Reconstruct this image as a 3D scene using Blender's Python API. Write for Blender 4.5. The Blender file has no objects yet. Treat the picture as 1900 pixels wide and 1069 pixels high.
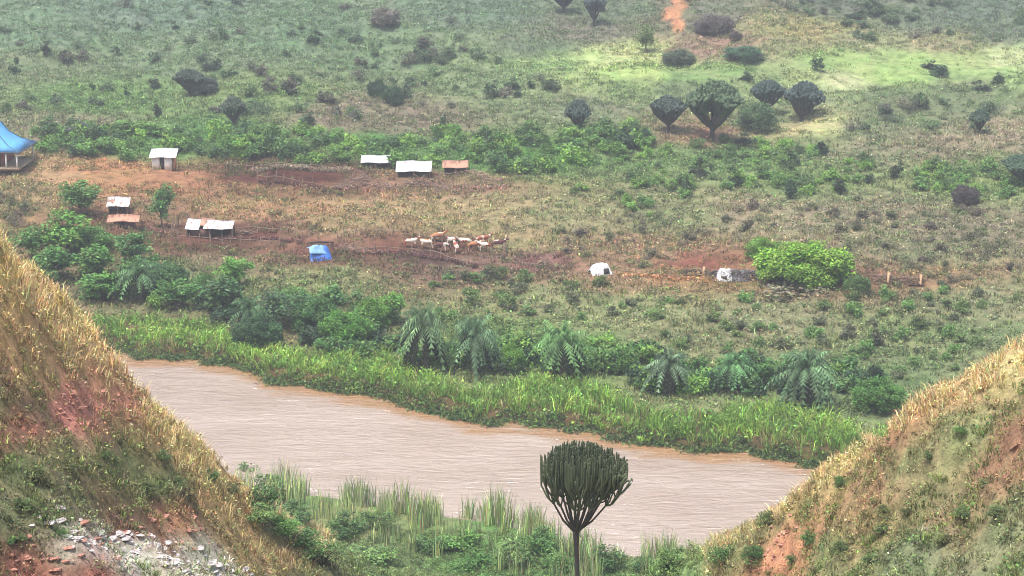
import bpy, math, random
import numpy as np
from mathutils import Vector, Matrix

S = bpy.context.scene
COL = S.collection
random.seed(7)
R = np.random.default_rng(11)

# ------------------------------------------------------------------ camera, sky, sun, exposure
PITCH = math.radians(14.6)
F = 4115.0
CAM = np.array([0.0, 0.0, 66.0])
cam_d = bpy.data.cameras.new('camera'); cam = bpy.data.objects.new('camera', cam_d); COL.objects.link(cam)
cam.location = CAM; cam.rotation_euler = (math.radians(90) - PITCH, 0, 0)
cam_d.sensor_width = 36; cam_d.lens = 36 * F / 1900
cam_d.clip_start = 0.5; cam_d.clip_end = 6000
S.camera = cam
try: S.cycles.filter_width = 1.0
except Exception: pass
S.view_settings.view_transform = 'Standard'; S.view_settings.look = 'None'
S.view_settings.gamma = 1; S.view_settings.exposure = 1.05
SUN_DIR = Vector((-0.26, -0.30, 1.0)).normalized()
w = bpy.data.worlds.new('World'); S.world = w; w.use_nodes = True
wn = w.node_tree.nodes; bg = wn['Background']
sky = wn.new('ShaderNodeTexSky'); sky.sky_type = 'NISHITA'; sky.sun_disc = False
sky.sun_elevation = math.asin(SUN_DIR.z); sky.sun_rotation = math.atan2(SUN_DIR.x, SUN_DIR.y)
sky.dust_density = 5.0; sky.ozone_density = 0.6; sky.air_density = 1.0
w.node_tree.links.new(sky.outputs[0], bg.inputs[0]); bg.inputs[1].default_value = 0.13
sd = bpy.data.lights.new('sun', 'SUN'); sd.energy = 2.4; sd.angle = math.radians(6); sd.color = (1, .97, .93)
sun = bpy.data.objects.new('sun', sd); COL.objects.link(sun)
sun.rotation_euler = SUN_DIR.to_track_quat('Z', 'Y').to_euler(); sun.location = (-60, 60, 160)

# ------------------------------------------------------------------ pixel <-> world helpers
FW = np.array([0, math.cos(PITCH), -math.sin(PITCH)]); UP = np.array([0, math.sin(PITCH), math.cos(PITCH)]); RT = np.array([1.0, 0, 0])
def ray(px, py):
    px = np.asarray(px, float); py = np.asarray(py, float)
    return FW + ((px - 950) / F)[..., None] * RT - ((py - 534.5) / F)[..., None] * UP
def proj(P):
    v = P - CAM; z = v @ FW; z = np.where(z < 1, 1, z)
    return 950 + F * (v @ RT) / z, 534.5 - F * (v @ UP) / z
def ptY(px, py, Y):
    r = ray(px, py); return CAM + r * (Y / r[..., 1])[..., None]
def lin(c):
    c = np.asarray(c, float) / 255.0
    return np.where(c <= .04045, c / 12.92, ((c + .055) / 1.055) ** 2.4)
def sstep(a, b, x):
    t = np.clip((x - a) / (b - a), 0, 1); return t * t * (3 - 2 * t)
class SNoise:
    def __init__(s, seed, scale, n=5, octs=3):
        r = np.random.default_rng(seed); s.w = []
        for o in range(octs):
            for k in range(n):
                a = r.uniform(0, 2 * math.pi); f = 2 * math.pi / scale * (2 ** o) * r.uniform(.7, 1.4)
                s.w.append((f * math.cos(a), f * math.sin(a), r.uniform(0, 6.28), .6 ** o / n ** .5))
    def __call__(s, x, y):
        t = 0
        for a, b, p, m in s.w: t = t + m * np.sin(a * x + b * y + p)
        return t

# ------------------------------------------------------------------ terrain
def plane(px, py, z=0.0):
    r = ray(px, py); t = (z - CAM[2]) / r[..., 2]; return CAM + r * t[..., None]
fb = plane([170, 260, 400, 600, 800, 1000, 1250, 1480, 1600], [636, 657, 677, 722, 765, 792, 828, 858, 872])
FBX = np.concatenate([[-700, -160, -90], fb[:, 0], [70, 140, 700]])
FBY = np.concatenate([[330, 262, 243], fb[:, 1], [176, 165, 120]])
def yfar(x): return np.interp(x, FBX, FBY) + .9 * np.sin(x * .35) + .5 * np.sin(x * .9 + 1)
def ynear(x): return np.interp(x, [-700, -30, -8, 20, 700], [292, 186, 179, 162, 88]) + .8 * np.sin(x * .4 + 2)

def P3(lst): 
    a = np.array(lst, float); return ptY(a[:, 0], a[:, 1], a[:, 2])
LC = [(-260, 200, 88), (-90, 350, 91), (0, 450, 92), (60, 548, 94), (150, 632, 97), (210, 690, 99), (300, 768, 102), (370, 830, 106), (440, 893, 111), (520, 965, 118), (620, 1030, 128)]
RC = [(2160, 560, 86), (1990, 620, 90), (1900, 668, 92), (1800, 722, 94), (1700, 768, 97), (1620, 815, 100), (1560, 858, 103), (1500, 900, 107), (1430, 958, 113), (1370, 1008, 120), (1310, 1058, 128)]
LF = [(0, 600, 88), (-200, 500, 84), (120, 740, 91), (0, 750, 84), (220, 840, 94), (0, 900, 80), (200, 950, 86), (350, 930, 98), (400, 1020, 98), (0, 1069, 75), (250, 1069, 80), (500, 1069, 106), (-200, 1069, 70), (-200, 800, 76), (0, 1250, 70), (250, 1250, 74)]
RF = [(1900, 800, 88), (1900, 950, 82), (1900, 1069, 77), (1750, 900, 91), (1700, 1069, 84), (1550, 990, 98), (1450, 1069, 101), (2100, 1069, 72), (2100, 800, 80), (1900, 1250, 70), (1650, 1250, 76)]
cp = [P3(LC) - [0, 0, .35], P3(RC) - [0, 0, .3], P3(LF), P3(RF)]
for C_ in (LC, RC):
    a = P3(C_)
    b = a + np.array([0, 13, -8.5]); b[:, 2] = np.maximum(b[:, 2], 1.0); cp.append(b[::2])
cp.append(np.array([(0, 0, 63.5), (-25, 0, 63), (25, 0, 63), (0, -25, 65), (-60, -20, 64), (60, -20, 64), (-60, 20, 56), (60, 20, 56), (-20, 22, 52), (20, 22, 52), (0, 22, 51),
    (-18, 50, 38), (18, 50, 38), (0, 50, 36), (0, 72, 30), (3.4, 94, 24.5), (0, 120, 13.5), (5, 140, 6.5), (0, 155, 2.4), (10, 152, 2.0), (-8, 160, 2.2), (-16, 158, 4), (20, 148, 2.5),
    (-70, 60, 50), (70, 60, 50), (-80, 100, 50), (80, 90, 48), (-80, 150, 25), (80, 125, 22), (-40, 140, 20), (40, 130, 16), (-40, 185, 1.5), (-80, 195, 3), (60, 145, 1.5), (90, 135, 3), (-22, 176, 1)]))
CPS = np.concatenate(cp)
def _phi(r2): return np.where(r2 > 0, .5 * r2 * np.log(r2 + 1e-12), 0)
n_ = len(CPS); sc_ = 50.0; XY = CPS[:, :2] / sc_
K = _phi(((XY[:, None] - XY[None]) ** 2).sum(-1)) + np.eye(n_) * 2e-4
Pm = np.c_[np.ones(n_), XY]; A = np.zeros((n_ + 3, n_ + 3)); A[:n_, :n_] = K; A[:n_, n_:] = Pm; A[n_:, :n_] = Pm.T
WT = np.linalg.solve(A, np.r_[CPS[:, 2], 0, 0, 0])
def tps(x, y):
    x = np.clip(x, -88, 88) / sc_; y = np.clip(y, -25, 205) / sc_
    t = WT[n_] + WT[n_ + 1] * x + WT[n_ + 2] * y
    for i in range(n_): t = t + WT[i] * _phi((x - XY[i, 0]) ** 2 + (y - XY[i, 1]) ** 2)
    return t
N1 = SNoise(1, 40, 6, 3); N2 = SNoise(2, 9, 6, 2); N3 = SNoise(3, 3.2, 7, 2); N4 = SNoise(5, 120, 5, 2)
def H(x, y):
    x = np.asarray(x, float); y = np.asarray(y, float)
    d = y - yfar(x); e = ynear(x) - y
    zf = 0.9 + .007 * d + .55 * N1(x, y) * sstep(5, 60, d) + .12 * N2(x, y) * sstep(2, 15, d) + np.where(d > 150, (d - 150) ** 2 / (d + 40) * .075, 0)
    zf = zf + 6 * N4(x, y) * sstep(330, 800, d) + 1.3 * N1(x * .6 + 30, y * .8) * sstep(80, 220, d)
    zf = np.maximum(zf, .45)
    zf = -1.6 + (zf + 1.6) * sstep(-1.5, 1.6, d)
    x, y, d, e = np.broadcast_arrays(x, y, d, e); zn = np.full(d.shape, .5); k = (d <= -8) & (e > -3)
    if k.any():
        xk = x[k]; yk = y[k]; ter = .17 * np.sin((yk * .8 + xk * .25) * 3.1 + 1.6 * N2(xk, yk)) * sstep(0, 6, xk)
        zn[k] = np.maximum(tps(xk, yk) + (.42 * N2(xk, yk) + .16 * N3(xk, yk) + .12 * N3(xk * 2.7, yk * 2.7) + ter) * sstep(0, 20, e[k]), .5)
    zn = -1.6 + (zn + 1.6) * sstep(-2, 2.5, e)
    return np.where(d > -8, zf, zn)
def at(px, py, near=False):
    """first ground point seen at photo pixel(s)"""
    px = np.atleast_1d(np.asarray(px, float)); py = np.atleast_1d(np.asarray(py, float))
    r = ray(px, py); Ys = np.concatenate([np.arange(55, 160, .5), np.arange(160, 300, .5), np.arange(300, 1100, 1.0)]) if near else np.concatenate([np.arange(184, 330, .4), np.arange(330, 1100, .8)])
    out = CAM + r * (1000 / r[:, 1])[:, None]
    for a in range(0, len(px), 100):
        P = CAM + r[a:a + 100, None, :] * (Ys[None] / r[a:a + 100, 1:2])[..., None]
        h = P[..., 2] <= H(P[..., 0], P[..., 1]); k = h.argmax(1); ok = h.any(1); ii = np.arange(len(k))
        out[a:a + 100][ok] = P[ii, k][ok]
    out[:, 2] = H(out[:, 0], out[:, 1])
    return out
def mpp(P): return float((np.asarray(P) - CAM) @ FW) / F   # metres per photo pixel

# ------------------------------------------------------------------ ground colour layout (what grows / lies where)
VAL = [(1650, 172, 122, 134, 98), (1800, 168, 122, 134, 98), (1480, 172, 122, 134, 98), (1720, 190, 124, 132, 100), (1590, 240, 130, 134, 102), (1430, 232, 122, 132, 96), (1520, 262, 126, 134, 92), (1000, 90, 118, 132, 106), (1450, 85, 150, 146, 106), (300, 20, 112, 134, 116), (900, 20, 112, 132, 112), (60, 60, 116, 138, 112), (300, 100, 122, 140, 108), (700, 100, 118, 140, 104), (560, 60, 112, 136, 106), (900, 150, 128, 146, 104), (80, 120, 128, 138, 106), (180, 180, 116, 146, 86), (500, 180, 126, 146, 92),
 (650, 215, 146, 128, 112), (760, 225, 142, 126, 110), (130, 245, 142, 130, 110), (400, 250, 100, 140, 76), (700, 270, 92, 140, 66), (300, 270, 98, 140, 76), (1000, 290, 100, 146, 66), (850, 300, 100, 140, 72),
 (200, 325, 186, 130, 92), (100, 330, 176, 140, 104), (330, 335, 172, 120, 88), (20, 350, 152, 128, 96), (450, 350, 152, 114, 84), (470, 332, 96, 56, 45), (520, 328, 84, 46, 38), (560, 338, 92, 52, 42), (600, 328, 90, 50, 42), (640, 345, 110, 70, 56), (850, 462, 116, 80, 66), (620, 462, 112, 72, 60), (560, 350, 150, 112, 84), (700, 345, 170, 122, 100), (800, 335, 140, 104, 84), (850, 350, 150, 118, 94),
 (600, 385, 178, 142, 106), (750, 385, 176, 148, 110), (900, 385, 172, 150, 112), (450, 385, 172, 134, 98), (300, 400, 150, 112, 88), (650, 420, 164, 136, 102), (850, 415, 164, 142, 102),
 (330, 430, 120, 78, 64), (470, 435, 102, 60, 50), (400, 450, 108, 68, 56), (520, 450, 134, 92, 78), (660, 450, 150, 106, 88), (720, 455, 126, 80, 68), (800, 475, 94, 64, 58), (880, 492, 140, 108, 96), (1000, 485, 128, 88, 84), (960, 450, 160, 142, 104),
 (1050, 400, 152, 146, 106), (1200, 470, 166, 132, 104), (1280, 492, 138, 82, 68), (1270, 510, 172, 132, 92), (1150, 515, 162, 128, 100), (1700, 520, 156, 122, 92), (1620, 515, 140, 104, 84), (1250, 400, 140, 140, 100), (1400, 395, 158, 142, 116), (1600, 400, 152, 138, 114), (1800, 430, 142, 130, 108), (1700, 470, 142, 136, 106),
 (400, 490, 140, 124, 96), (600, 520, 144, 140, 98), (350, 520, 128, 128, 92), (1000, 560, 150, 148, 106), (1200, 570, 144, 148, 104), (1450, 590, 144, 140, 106), (1650, 620, 134, 142, 96), (1800, 560, 140, 140, 104), (1250, 620, 140, 140, 100), (950, 620, 118, 140, 80), (1100, 650, 120, 142, 82), (1850, 640, 130, 140, 98), (1650, 700, 120, 136, 92),
 (1850, 240, 162, 144, 122), (1750, 270, 150, 136, 112), (1600, 280, 140, 138, 108), (1650, 220, 126, 134, 100), (1800, 200, 128, 138, 104), (1250, 290, 118, 140, 88), (1400, 300, 118, 146, 84), (1800, 330, 128, 146, 86), (1500, 340, 126, 140, 90), (1150, 250, 112, 130, 88), (1100, 200, 128, 134, 104),
 (1040, 115, 168, 184, 118), (1120, 110, 206, 206, 140), (1180, 100, 212, 204, 140), (1180, 132, 188, 200, 118), (1300, 140, 150, 168, 106), (1350, 135, 148, 168, 104), (1170, 160, 150, 164, 106), (1250, 165, 118, 134, 96), (1550, 110, 170, 186, 112), (1700, 120, 172, 190, 112), (1640, 145, 172, 192, 112), (1800, 115, 178, 186, 118), (1870, 112, 214, 206, 158), (1850, 135, 172, 190, 120), (1500, 60, 172, 156, 108), (1600, 75, 174, 162, 124), (1750, 80, 160, 150, 116), (1420, 45, 160, 152, 106), (1400, 150, 134, 150, 100),
 (1560, 155, 214, 206, 158), (1500, 150, 176, 176, 120), (1520, 235, 206, 196, 142), (1480, 240, 176, 166, 120), (1300, 250, 158, 118, 98), (1260, 245, 150, 128, 104), (1350, 75, 150, 122, 104), (1300, 92, 160, 130, 112), (1700, 40, 116, 126, 108), (1800, 20, 108, 122, 108), (1850, 60, 112, 122, 104), (1550, 10, 112, 120, 104), (1100, 60, 128, 122, 110), (1150, 20, 112, 126, 104),
 (1255, 5, 130, 122, 100), (1248, 35, 130, 118, 98), (1205, 20, 118, 128, 104), (1305, 15, 116, 122, 102), (1330, 40, 118, 112, 104)]
NR = [(-50, 420, 206, 166, 96), (0, 480, 210, 162, 88), (40, 560, 208, 160, 96), (120, 620, 204, 166, 96), (60, 640, 186, 142, 86), (0, 620, 192, 146, 86), (0, 700, 166, 130, 84), (120, 680, 176, 136, 84), (200, 700, 188, 132, 88), (230, 735, 196, 122, 92), (180, 765, 200, 124, 104), (120, 740, 206, 118, 108), (125, 775, 208, 118, 106), (60, 760, 132, 104, 78), (0, 780, 136, 122, 76), (50, 805, 198, 116, 96), (10, 800, 176, 104, 84),
 (100, 830, 136, 132, 80), (50, 880, 132, 130, 82), (250, 800, 158, 128, 74), (220, 850, 130, 126, 76), (300, 780, 190, 154, 80), (350, 830, 200, 160, 80), (300, 900, 128, 132, 76), (400, 880, 176, 142, 78), (420, 930, 190, 148, 84), (340, 930, 122, 100, 72), (200, 930, 136, 110, 72), (100, 950, 118, 118, 76), (0, 960, 112, 118, 76), (150, 1000, 180, 165, 155), (250, 1025, 214, 200, 196), (380, 1050, 206, 190, 176), (230, 985, 140, 88, 72), (60, 1050, 160, 90, 74), (150, 1060, 158, 92, 76), (320, 970, 190, 120, 86), (450, 1000, 186, 146, 88), (520, 1040, 174, 136, 86), (600, 1060, 128, 130, 80), (520, 960, 124, 120, 78), (620, 990, 130, 134, 80), (560, 930, 104, 132, 66), (700, 1040, 112, 134, 72), (900, 1050, 96, 140, 60), (1100, 1060, 104, 142, 64), (1250, 1060, 110, 146, 70),
 (1900, 660, 200, 170, 110), (1780, 710, 190, 150, 96), (1700, 755, 186, 138, 88), (1640, 800, 190, 142, 88), (1650, 830, 168, 112, 80), (1560, 850, 206, 176, 106), (1520, 890, 204, 170, 102), (1450, 940, 206, 172, 108), (1800, 800, 150, 148, 96), (1700, 870, 150, 144, 92), (1880, 820, 166, 112, 84), (1870, 880, 176, 118, 90), (1750, 930, 150, 140, 92), (1600, 900, 176, 132, 90), (1620, 960, 170, 136, 90), (1760, 950, 158, 120, 84), (1500, 950, 176, 142, 84), (1480, 985, 200, 130, 88), (1440, 1020, 222, 146, 100), (1420, 1050, 206, 132, 90), (1400, 980, 128, 128, 76), (1350, 1030, 132, 136, 78), (1550, 1030, 136, 140, 84), (1700, 1030, 126, 136, 94), (1850, 1010, 136, 144, 98), (1880, 940, 140, 136, 92), (1750, 1060, 130, 138, 98), (1800, 990, 150, 128, 90)]
VAL = np.array(VAL, float); _b = (VAL[:, 1] < 170) & (VAL[:, 0] > 1000) & (VAL[:, 3] > 160); VAL[_b, 2:] = VAL[_b, 2:] * np.array([.90, .95, .93]); NR = np.array(NR, float)
def cmap(P, near):
    px, py = proj(P); T = NR if near else VAL
    c = lin(T[:, 2:5]); out = np.zeros((len(P), 3)); wt = np.zeros(len(P))
    sx, sy = (60.0, 44.0) if near else (70.0, 20.0)
    if not near: px = px + 9 * N2(P[:, 0], P[:, 1]); py = py + 2.5 * N2(P[:, 0] + 50, P[:, 1])
    else: px = px + 12 * N2(P[:, 0] * 1.5, P[:, 1]); py = py + 12 * N2(P[:, 0] * 1.5 + 50, P[:, 1])
    for i in range(len(T)):
        d = ((px - T[i, 0]) / sx) ** 2 + ((py - T[i, 1]) / sy) ** 2
        g = 1 / (d + .04) ** 2
        out += g[:, None] * c[i]; wt += g
    out = out / wt[:, None]; L = (out @ np.array([.3, .6, .1]))[:, None]
    return (L + (out - L) * (.72 if near else .88)) * (1.06 if near else .86) * np.array([.97, 1.0, .98])
def ell(P, L):
    px, py = proj(P); o = np.zeros(len(P))
    for (cx, cy, rx, ry) in L: o = np.maximum(o, 1 - sstep(.7, 1.15, np.sqrt(((px - cx) / rx) ** 2 + ((py - cy) / ry) ** 2)))
    return o

# ------------------------------------------------------------------ mesh builder
class MB:
    def __init__(s): s.v = []; s.f = []; s.c = []; s.n = 0
    def add(s, v, f, c=(1, 1, 1)):
        v = np.asarray(v, float).reshape(-1, 3); f = np.asarray(f, int)
        s.f.append(f + s.n); s.v.append(v)
        c = np.asarray(c, float); s.c.append(np.broadcast_to(c, (len(v), 3)) if c.ndim == 1 else c)
        s.n += len(v)
    def mesh(s, name, mat, smooth=False):
        v = np.concatenate(s.v); me = bpy.data.meshes.new(name)
        loops = np.concatenate([f.ravel() for f in s.f]); sizes = np.concatenate([np.full(len(f), f.shape[1]) for f in s.f])
        me.vertices.add(len(v)); me.vertices.foreach_set('co', v.ravel())
        me.loops.add(len(loops)); me.loops.foreach_set('vertex_index', loops.astype(np.int32))
        me.polygons.add(len(sizes)); me.polygons.foreach_set('loop_start', np.r_[0, np.cumsum(sizes)[:-1]].astype(np.int32))
        me.update(calc_edges=True)
        if smooth: me.polygons.foreach_set('use_smooth', np.ones(len(sizes), bool))
        ca = me.color_attributes.new('Col', 'FLOAT_COLOR', 'POINT')
        ca.data.foreach_set('color', np.c_[np.concatenate(s.c), np.ones(len(v))].ravel().astype(np.float32))
        me.validate()
        if mat: me.materials.append(mat)
        return me
    def build(s, name, mat, parent=None, smooth=False):
        o = bpy.data.objects.new(name, s.mesh(name, mat, smooth)); COL.objects.link(o); o.parent = parent; return o
    def box(s, c, d, rz=0, col=(1, 1, 1), top=1.0, tilt=None):
        x, y, z = [k / 2 for k in d]
        v = np.array([(-x, -y, -z), (x, -y, -z), (x, y, -z), (-x, y, -z), (-x * top, -y * top, z), (x * top, -y * top, z), (x * top, y * top, z), (-x * top, y * top, z)])
        if tilt is not None:
            M = np.array(Matrix.Rotation(tilt[1], 3, tilt[0])); v = v @ M.T
        ca, sa = math.cos(rz), math.sin(rz); v = v @ np.array([[ca, sa, 0], [-sa, ca, 0], [0, 0, 1]])
        s.add(v + np.array(c), [(3, 2, 1, 0), (4, 5, 6, 7), (0, 1, 5, 4), (1, 2, 6, 5), (2, 3, 7, 6), (3, 0, 4, 7)], col)
    def tube(s, pts, rad, sides=6, col=(1, 1, 1)):
        p = np.asarray(pts, float); k = len(p); r = np.broadcast_to(rad, (k,))
        t = np.gradient(p, axis=0); t /= np.linalg.norm(t, axis=1)[:, None] + 1e-9
        up = np.where(np.abs(t[:, 2:3]) > .9, [[1.0, 0, 0]], [[0, 0, 1.0]])
        a = np.cross(t, up); a /= np.linalg.norm(a, axis=1)[:, None] + 1e-9
        for i in range(1, k):
            a[i] = a[i - 1] - t[i] * (a[i - 1] @ t[i]); a[i] /= np.linalg.norm(a[i]) + 1e-9
        b = np.cross(t, a); th = np.linspace(0, 2 * math.pi, sides, endpoint=False)
        v = p[:, None] + r[:, None, None] * (np.cos(th)[None, :, None] * a[:, None] + np.sin(th)[None, :, None] * b[:, None])
        i = np.arange(k - 1)[:, None] * sides; j = np.arange(sides)[None]; j2 = (j + 1) % sides
        f = np.stack([i + j, i + j2, i + sides + j2, i + sides + j], -1).reshape(-1, 4)
        s.add(v.reshape(-1, 3), f, col)
        s.add(np.r_[v[-1], [p[-1] + t[-1] * r[-1]]], [(q, (q + 1) % sides, sides) for q in range(sides)], col)
def tag(o, label=None, cat=None, group=None, kind=None, color=None):
    if label: o['label'] = label
    if cat: o['category'] = cat
    if group: o['group'] = group
    if kind: o['kind'] = kind
    if color is not None:
        for q in [o] + list(o.children): q.color = (*color, 1)
    return o
def empty(name, loc, rz=0):
    o = bpy.data.objects.new(name, None); COL.objects.link(o); o.location = loc; o.rotation_euler = (0, 0, rz); o.empty_display_size = .3; return o
KIDS = {}
def kids(o): return [c for c in bpy.data.objects if c.parent == o] if o.name not in KIDS else KIDS[o.name]
def copy_tree(o, parent=None):
    c = o.copy(); COL.objects.link(c); c.parent = parent
    for ch in list(o.children): copy_tree(ch, c)
    return c

# blades: v-shaped upright grass leaves; leaves: small diamond leaf faces
def blades(mb, P, n, h, spread, wd, col, lean=.35, cvar=.15, up=.25):
    N = len(P); B = N * n; idx = np.repeat(np.arange(N), n)
    h = np.broadcast_to(h, (N,))[idx] * R.uniform(.55, 1.1, B); sp = np.broadcast_to(spread, (N,))[idx]
    a = R.uniform(0, 2 * math.pi, B); rr = np.sqrt(R.uniform(0, 1, B)) * sp
    base = P[idx] + np.c_[np.cos(a) * rr, np.sin(a) * rr, np.zeros(B) - .05]
    la = a + R.normal(0, .6, B); ln = lean * h * R.uniform(.2, 1.2, B)
    d = np.c_[np.cos(la), np.sin(la), np.zeros(B)]
    wa = R.uniform(0, math.pi, B); wv = np.c_[np.cos(wa), np.sin(wa), np.zeros(B)] * (np.broadcast_to(wd, (N,))[idx] * .5)[:, None]
    mid = base + d * (ln * .35)[:, None] + np.c_[np.zeros((B, 2)), h * .6]
    tip = base + d * ln[:, None] + np.c_[np.zeros((B, 2)), h * (1 - .25 * lean)]
    v = np.stack([base - wv, base + wv, mid + wv * .8, mid - wv * .8, tip], 1).reshape(-1, 3)
    k = np.arange(B)[:, None] * 5
    c = np.broadcast_to(col, (N, 3))[idx] * np.exp(R.normal(0, cvar, (B, 1))) * np.exp(R.normal(0, cvar * .3, (B, 3)))
    c = np.repeat(c, 5, 0).reshape(B, 5, 3)
    mb2 = k + np.array([[0, 1, 2, 3]]); 
    f4 = mb2; f3 = k + np.array([[3, 2, 4]])
    o = mb.n; mb.add(v, f4, c.reshape(-1, 3)); mb.f.append(f3 + o)
def leaves(mb, P, size, col, cvar=.18, flat=.5, asp=.55):
    B = len(P); n = R.normal(0, 1, (B, 3)); n[:, 2] = np.abs(n[:, 2]) + flat; n /= np.linalg.norm(n, axis=1)[:, None]
    t = np.cross(n, R.normal(0, 1, (B, 3))); t /= np.linalg.norm(t, axis=1)[:, None] + 1e-9; b = np.cross(n, t)
    s = (np.broadcast_to(size, (B,)) * R.uniform(.6, 1.3, B))[:, None]
    v = np.stack([P - t * s, P - b * s * asp + n * s * .1, P + t * s, P + b * s * asp + n * s * .1], 1).reshape(-1, 3)
    c = np.broadcast_to(col, (B, 3)) * np.exp(R.normal(0, cvar, (B, 1))) * np.exp(R.normal(0, cvar * .35, (B, 3)))
    mb.add(v, np.arange(B)[:, None] * 4 + np.array([[0, 1, 2, 3]]), np.repeat(c, 4, 0))

# ------------------------------------------------------------------ materials
def mat(name): m = bpy.data.materials.new(name); m.use_nodes = True; nt = m.node_tree; return m, nt.nodes, nt.links, nt.nodes['Principled BSDF']
def mixc(n, l, kind, fac, a, b):
    x = n.new('ShaderNodeMix'); x.data_type = 'RGBA'; x.blend_type = kind
    for s_, val in ((x.inputs[0], fac), (x.inputs[6], a), (x.inputs[7], b)):
        if hasattr(val, 'links'): l.new(val, s_)
        elif isinstance(val, (int, float)): s_.default_value = val
        else: s_.default_value = (*val, 1)
    return x.outputs[2]
def noise(n, l, scale, detail=4, rough=.55, vec=None, dist=0):
    x = n.new('ShaderNodeTexNoise'); x.inputs['Scale'].default_value = scale; x.inputs['Detail'].default_value = detail; x.inputs['Roughness'].default_value = rough; x.inputs['Distortion'].default_value = dist
    if vec is not None: l.new(vec, x.inputs['Vector'])
    return x.outputs['Fac']
def ramp(n, l, f, stops):
    x = n.new('ShaderNodeValToRGB'); l.new(f, x.inputs[0]); e = x.color_ramp.elements
    while len(e) < len(stops): e.new(.5)
    for q, (p, c) in zip(e, stops): q.position = p; q.color = (*c, 1) if not isinstance(c, (int, float)) else (c, c, c, 1)
    return x.outputs[0]
def leaf_mat(name, trans=.25, rough=.6, use_obj=True):
    m, n, l, p = mat(name)
    a = n.new('ShaderNodeAttribute'); a.attribute_name = 'Col'; c = a.outputs['Color']
    if use_obj:
        oi = n.new('ShaderNodeObjectInfo'); c = mixc(n, l, 'MULTIPLY', 1.0, c, oi.outputs['Color'])
    g = n.new('ShaderNodeNewGeometry')
    nf = noise(n, l, .9, 3, .5, g.outputs['Position'])
    c = mixc(n, l, 'MULTIPLY', 1.0, c, ramp(n, l, nf, [(.3, (.78, .82, .8)), (.7, (1.22, 1.18, 1.1))]))
    l.new(c, p.inputs['Base Color']); p.inputs['Roughness'].default_value = rough; p.inputs['Specular IOR Level'].default_value = .25
    tr = n.new('ShaderNodeBsdfTranslucent'); l.new(c, tr.inputs[0]); mx = n.new('ShaderNodeMixShader'); mx.inputs[0].default_value = trans
    l.new(p.outputs[0], mx.inputs[1]); l.new(tr.outputs[0], mx.inputs[2]); l.new(mx.outputs[0], n['Material Output'].inputs[0])
    return m
M_LEAF = leaf_mat('leaf'); M_GRASS = leaf_mat('grass_blade', .3, .7, False); M_REED = leaf_mat('reed', .35, .55, False); M_EUPH = leaf_mat('succulent', 0.0, .5)
def ground_mat(name, near):
    m, n, l, p = mat(name)
    a = n.new('ShaderNodeAttribute'); a.attribute_name = 'Col'; c = a.outputs['Color']; g = n.new('ShaderNodeNewGeometry'); pos = g.outputs['Position']
    s = 2.2 if near else 1.0
    n1 = noise(n, l, .55 * s, 8, .68, pos); n2 = noise(n, l, .16 * s, 5, .6, pos, .6); n3 = noise(n, l, 3.0 * s, 5, .7, pos)
    c = mixc(n, l, 'MULTIPLY', 1.0, c, ramp(n, l, n1, [(.34, (.55, .57, .53)), (.48, (.95, .96, .95)), (.68, (1.38, 1.36, 1.32))]))
    c = mixc(n, l, 'MULTIPLY', .8, c, ramp(n, l, n2, [(.35, (.82, 1.0, .78)), (.65, (1.12, 1.02, 1.0))]))
    c = mixc(n, l, 'MULTIPLY', 1.0, c, ramp(n, l, n3, [(.3, .72), (.7, 1.2)]))
    l.new(c, p.inputs['Base Color']); p.inputs['Roughness'].default_value = .95; p.inputs['Specular IOR Level'].default_value = .1
    b = n.new('ShaderNodeBump'); b.inputs['Strength'].default_value = .9; b.inputs['Distance'].default_value = .35 if near else .6
    l.new(n1, b.inputs['Height']); l.new(b.outputs[0], p.inputs['Normal']); return m
M_GROUND = ground_mat('valley_soil', False); M_NEAR = ground_mat('slope_soil', True)
def solid(name, c, rough=.8, nscale=3, lo=.75, hi=1.2, metal=0, objc=False, dist=0):
    m, n, l, p = mat(name); t = n.new('ShaderNodeTexCoord')
    nf = noise(n, l, nscale, 5, .6, t.outputs['Object'], dist); base = c
    if objc: oi = n.new('ShaderNodeObjectInfo'); base = mixc(n, l, 'MULTIPLY', 1.0, c, oi.outputs['Color'])
    l.new(mixc(n, l, 'MULTIPLY', 1.0, base, ramp(n, l, nf, [(.3, lo), (.7, hi)])), p.inputs['Base Color'])
    p.inputs['Roughness'].default_value = rough; p.inputs['Metallic'].default_value = metal; return m
M_BARK = solid('bark', (.13, .10, .085), .9, 6); M_DARKBARK = solid('dark_bark', (.05, .04, .042), .9, 6)
M_WOOD = solid('weathered_pole', (.26, .18, .13), .9, 4); M_STRAW = solid('dry_thatch', (.34, .25, .16), .95, 5, .5, 1.3)
M_WHITEW = solid('whitewash', (.78, .76, .72), .85, 2, .85, 1.05)
def tin(name, base, rust, cover, seed):
    m, n, l, p = mat(name); t = n.new('ShaderNodeTexCoord'); mp = n.new('ShaderNodeMapping'); l.new(t.outputs['Object'], mp.inputs[0]); mp.inputs['Location'].default_value = (seed, seed * 2, 0); mp.inputs['Scale'].default_value = (1.6, .6, .6)
    nf = noise(n, l, 1.3, 6, .65, mp.outputs[0]); n2 = noise(n, l, 6, 3, .6, t.outputs['Object'])
    c = mixc(n, l, 'MIX', ramp(n, l, nf, [(cover, 0.0), (cover + .09, 1.0)]), base, rust); l.new(mixc(n, l, 'MULTIPLY', 1.0, c, ramp(n, l, n2, [(.3, .72), (.7, 1.12)])), p.inputs['Base Color'])
    p.inputs['Roughness'].default_value = .7; return m
M_TIN = tin('pale_tin', (.72, .73, .74), (.36, .22, .16), .60, 3); M_TIN2 = tin('stained_tin', (.70, .70, .70), (.33, .19, .13), .52, 9)
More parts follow.
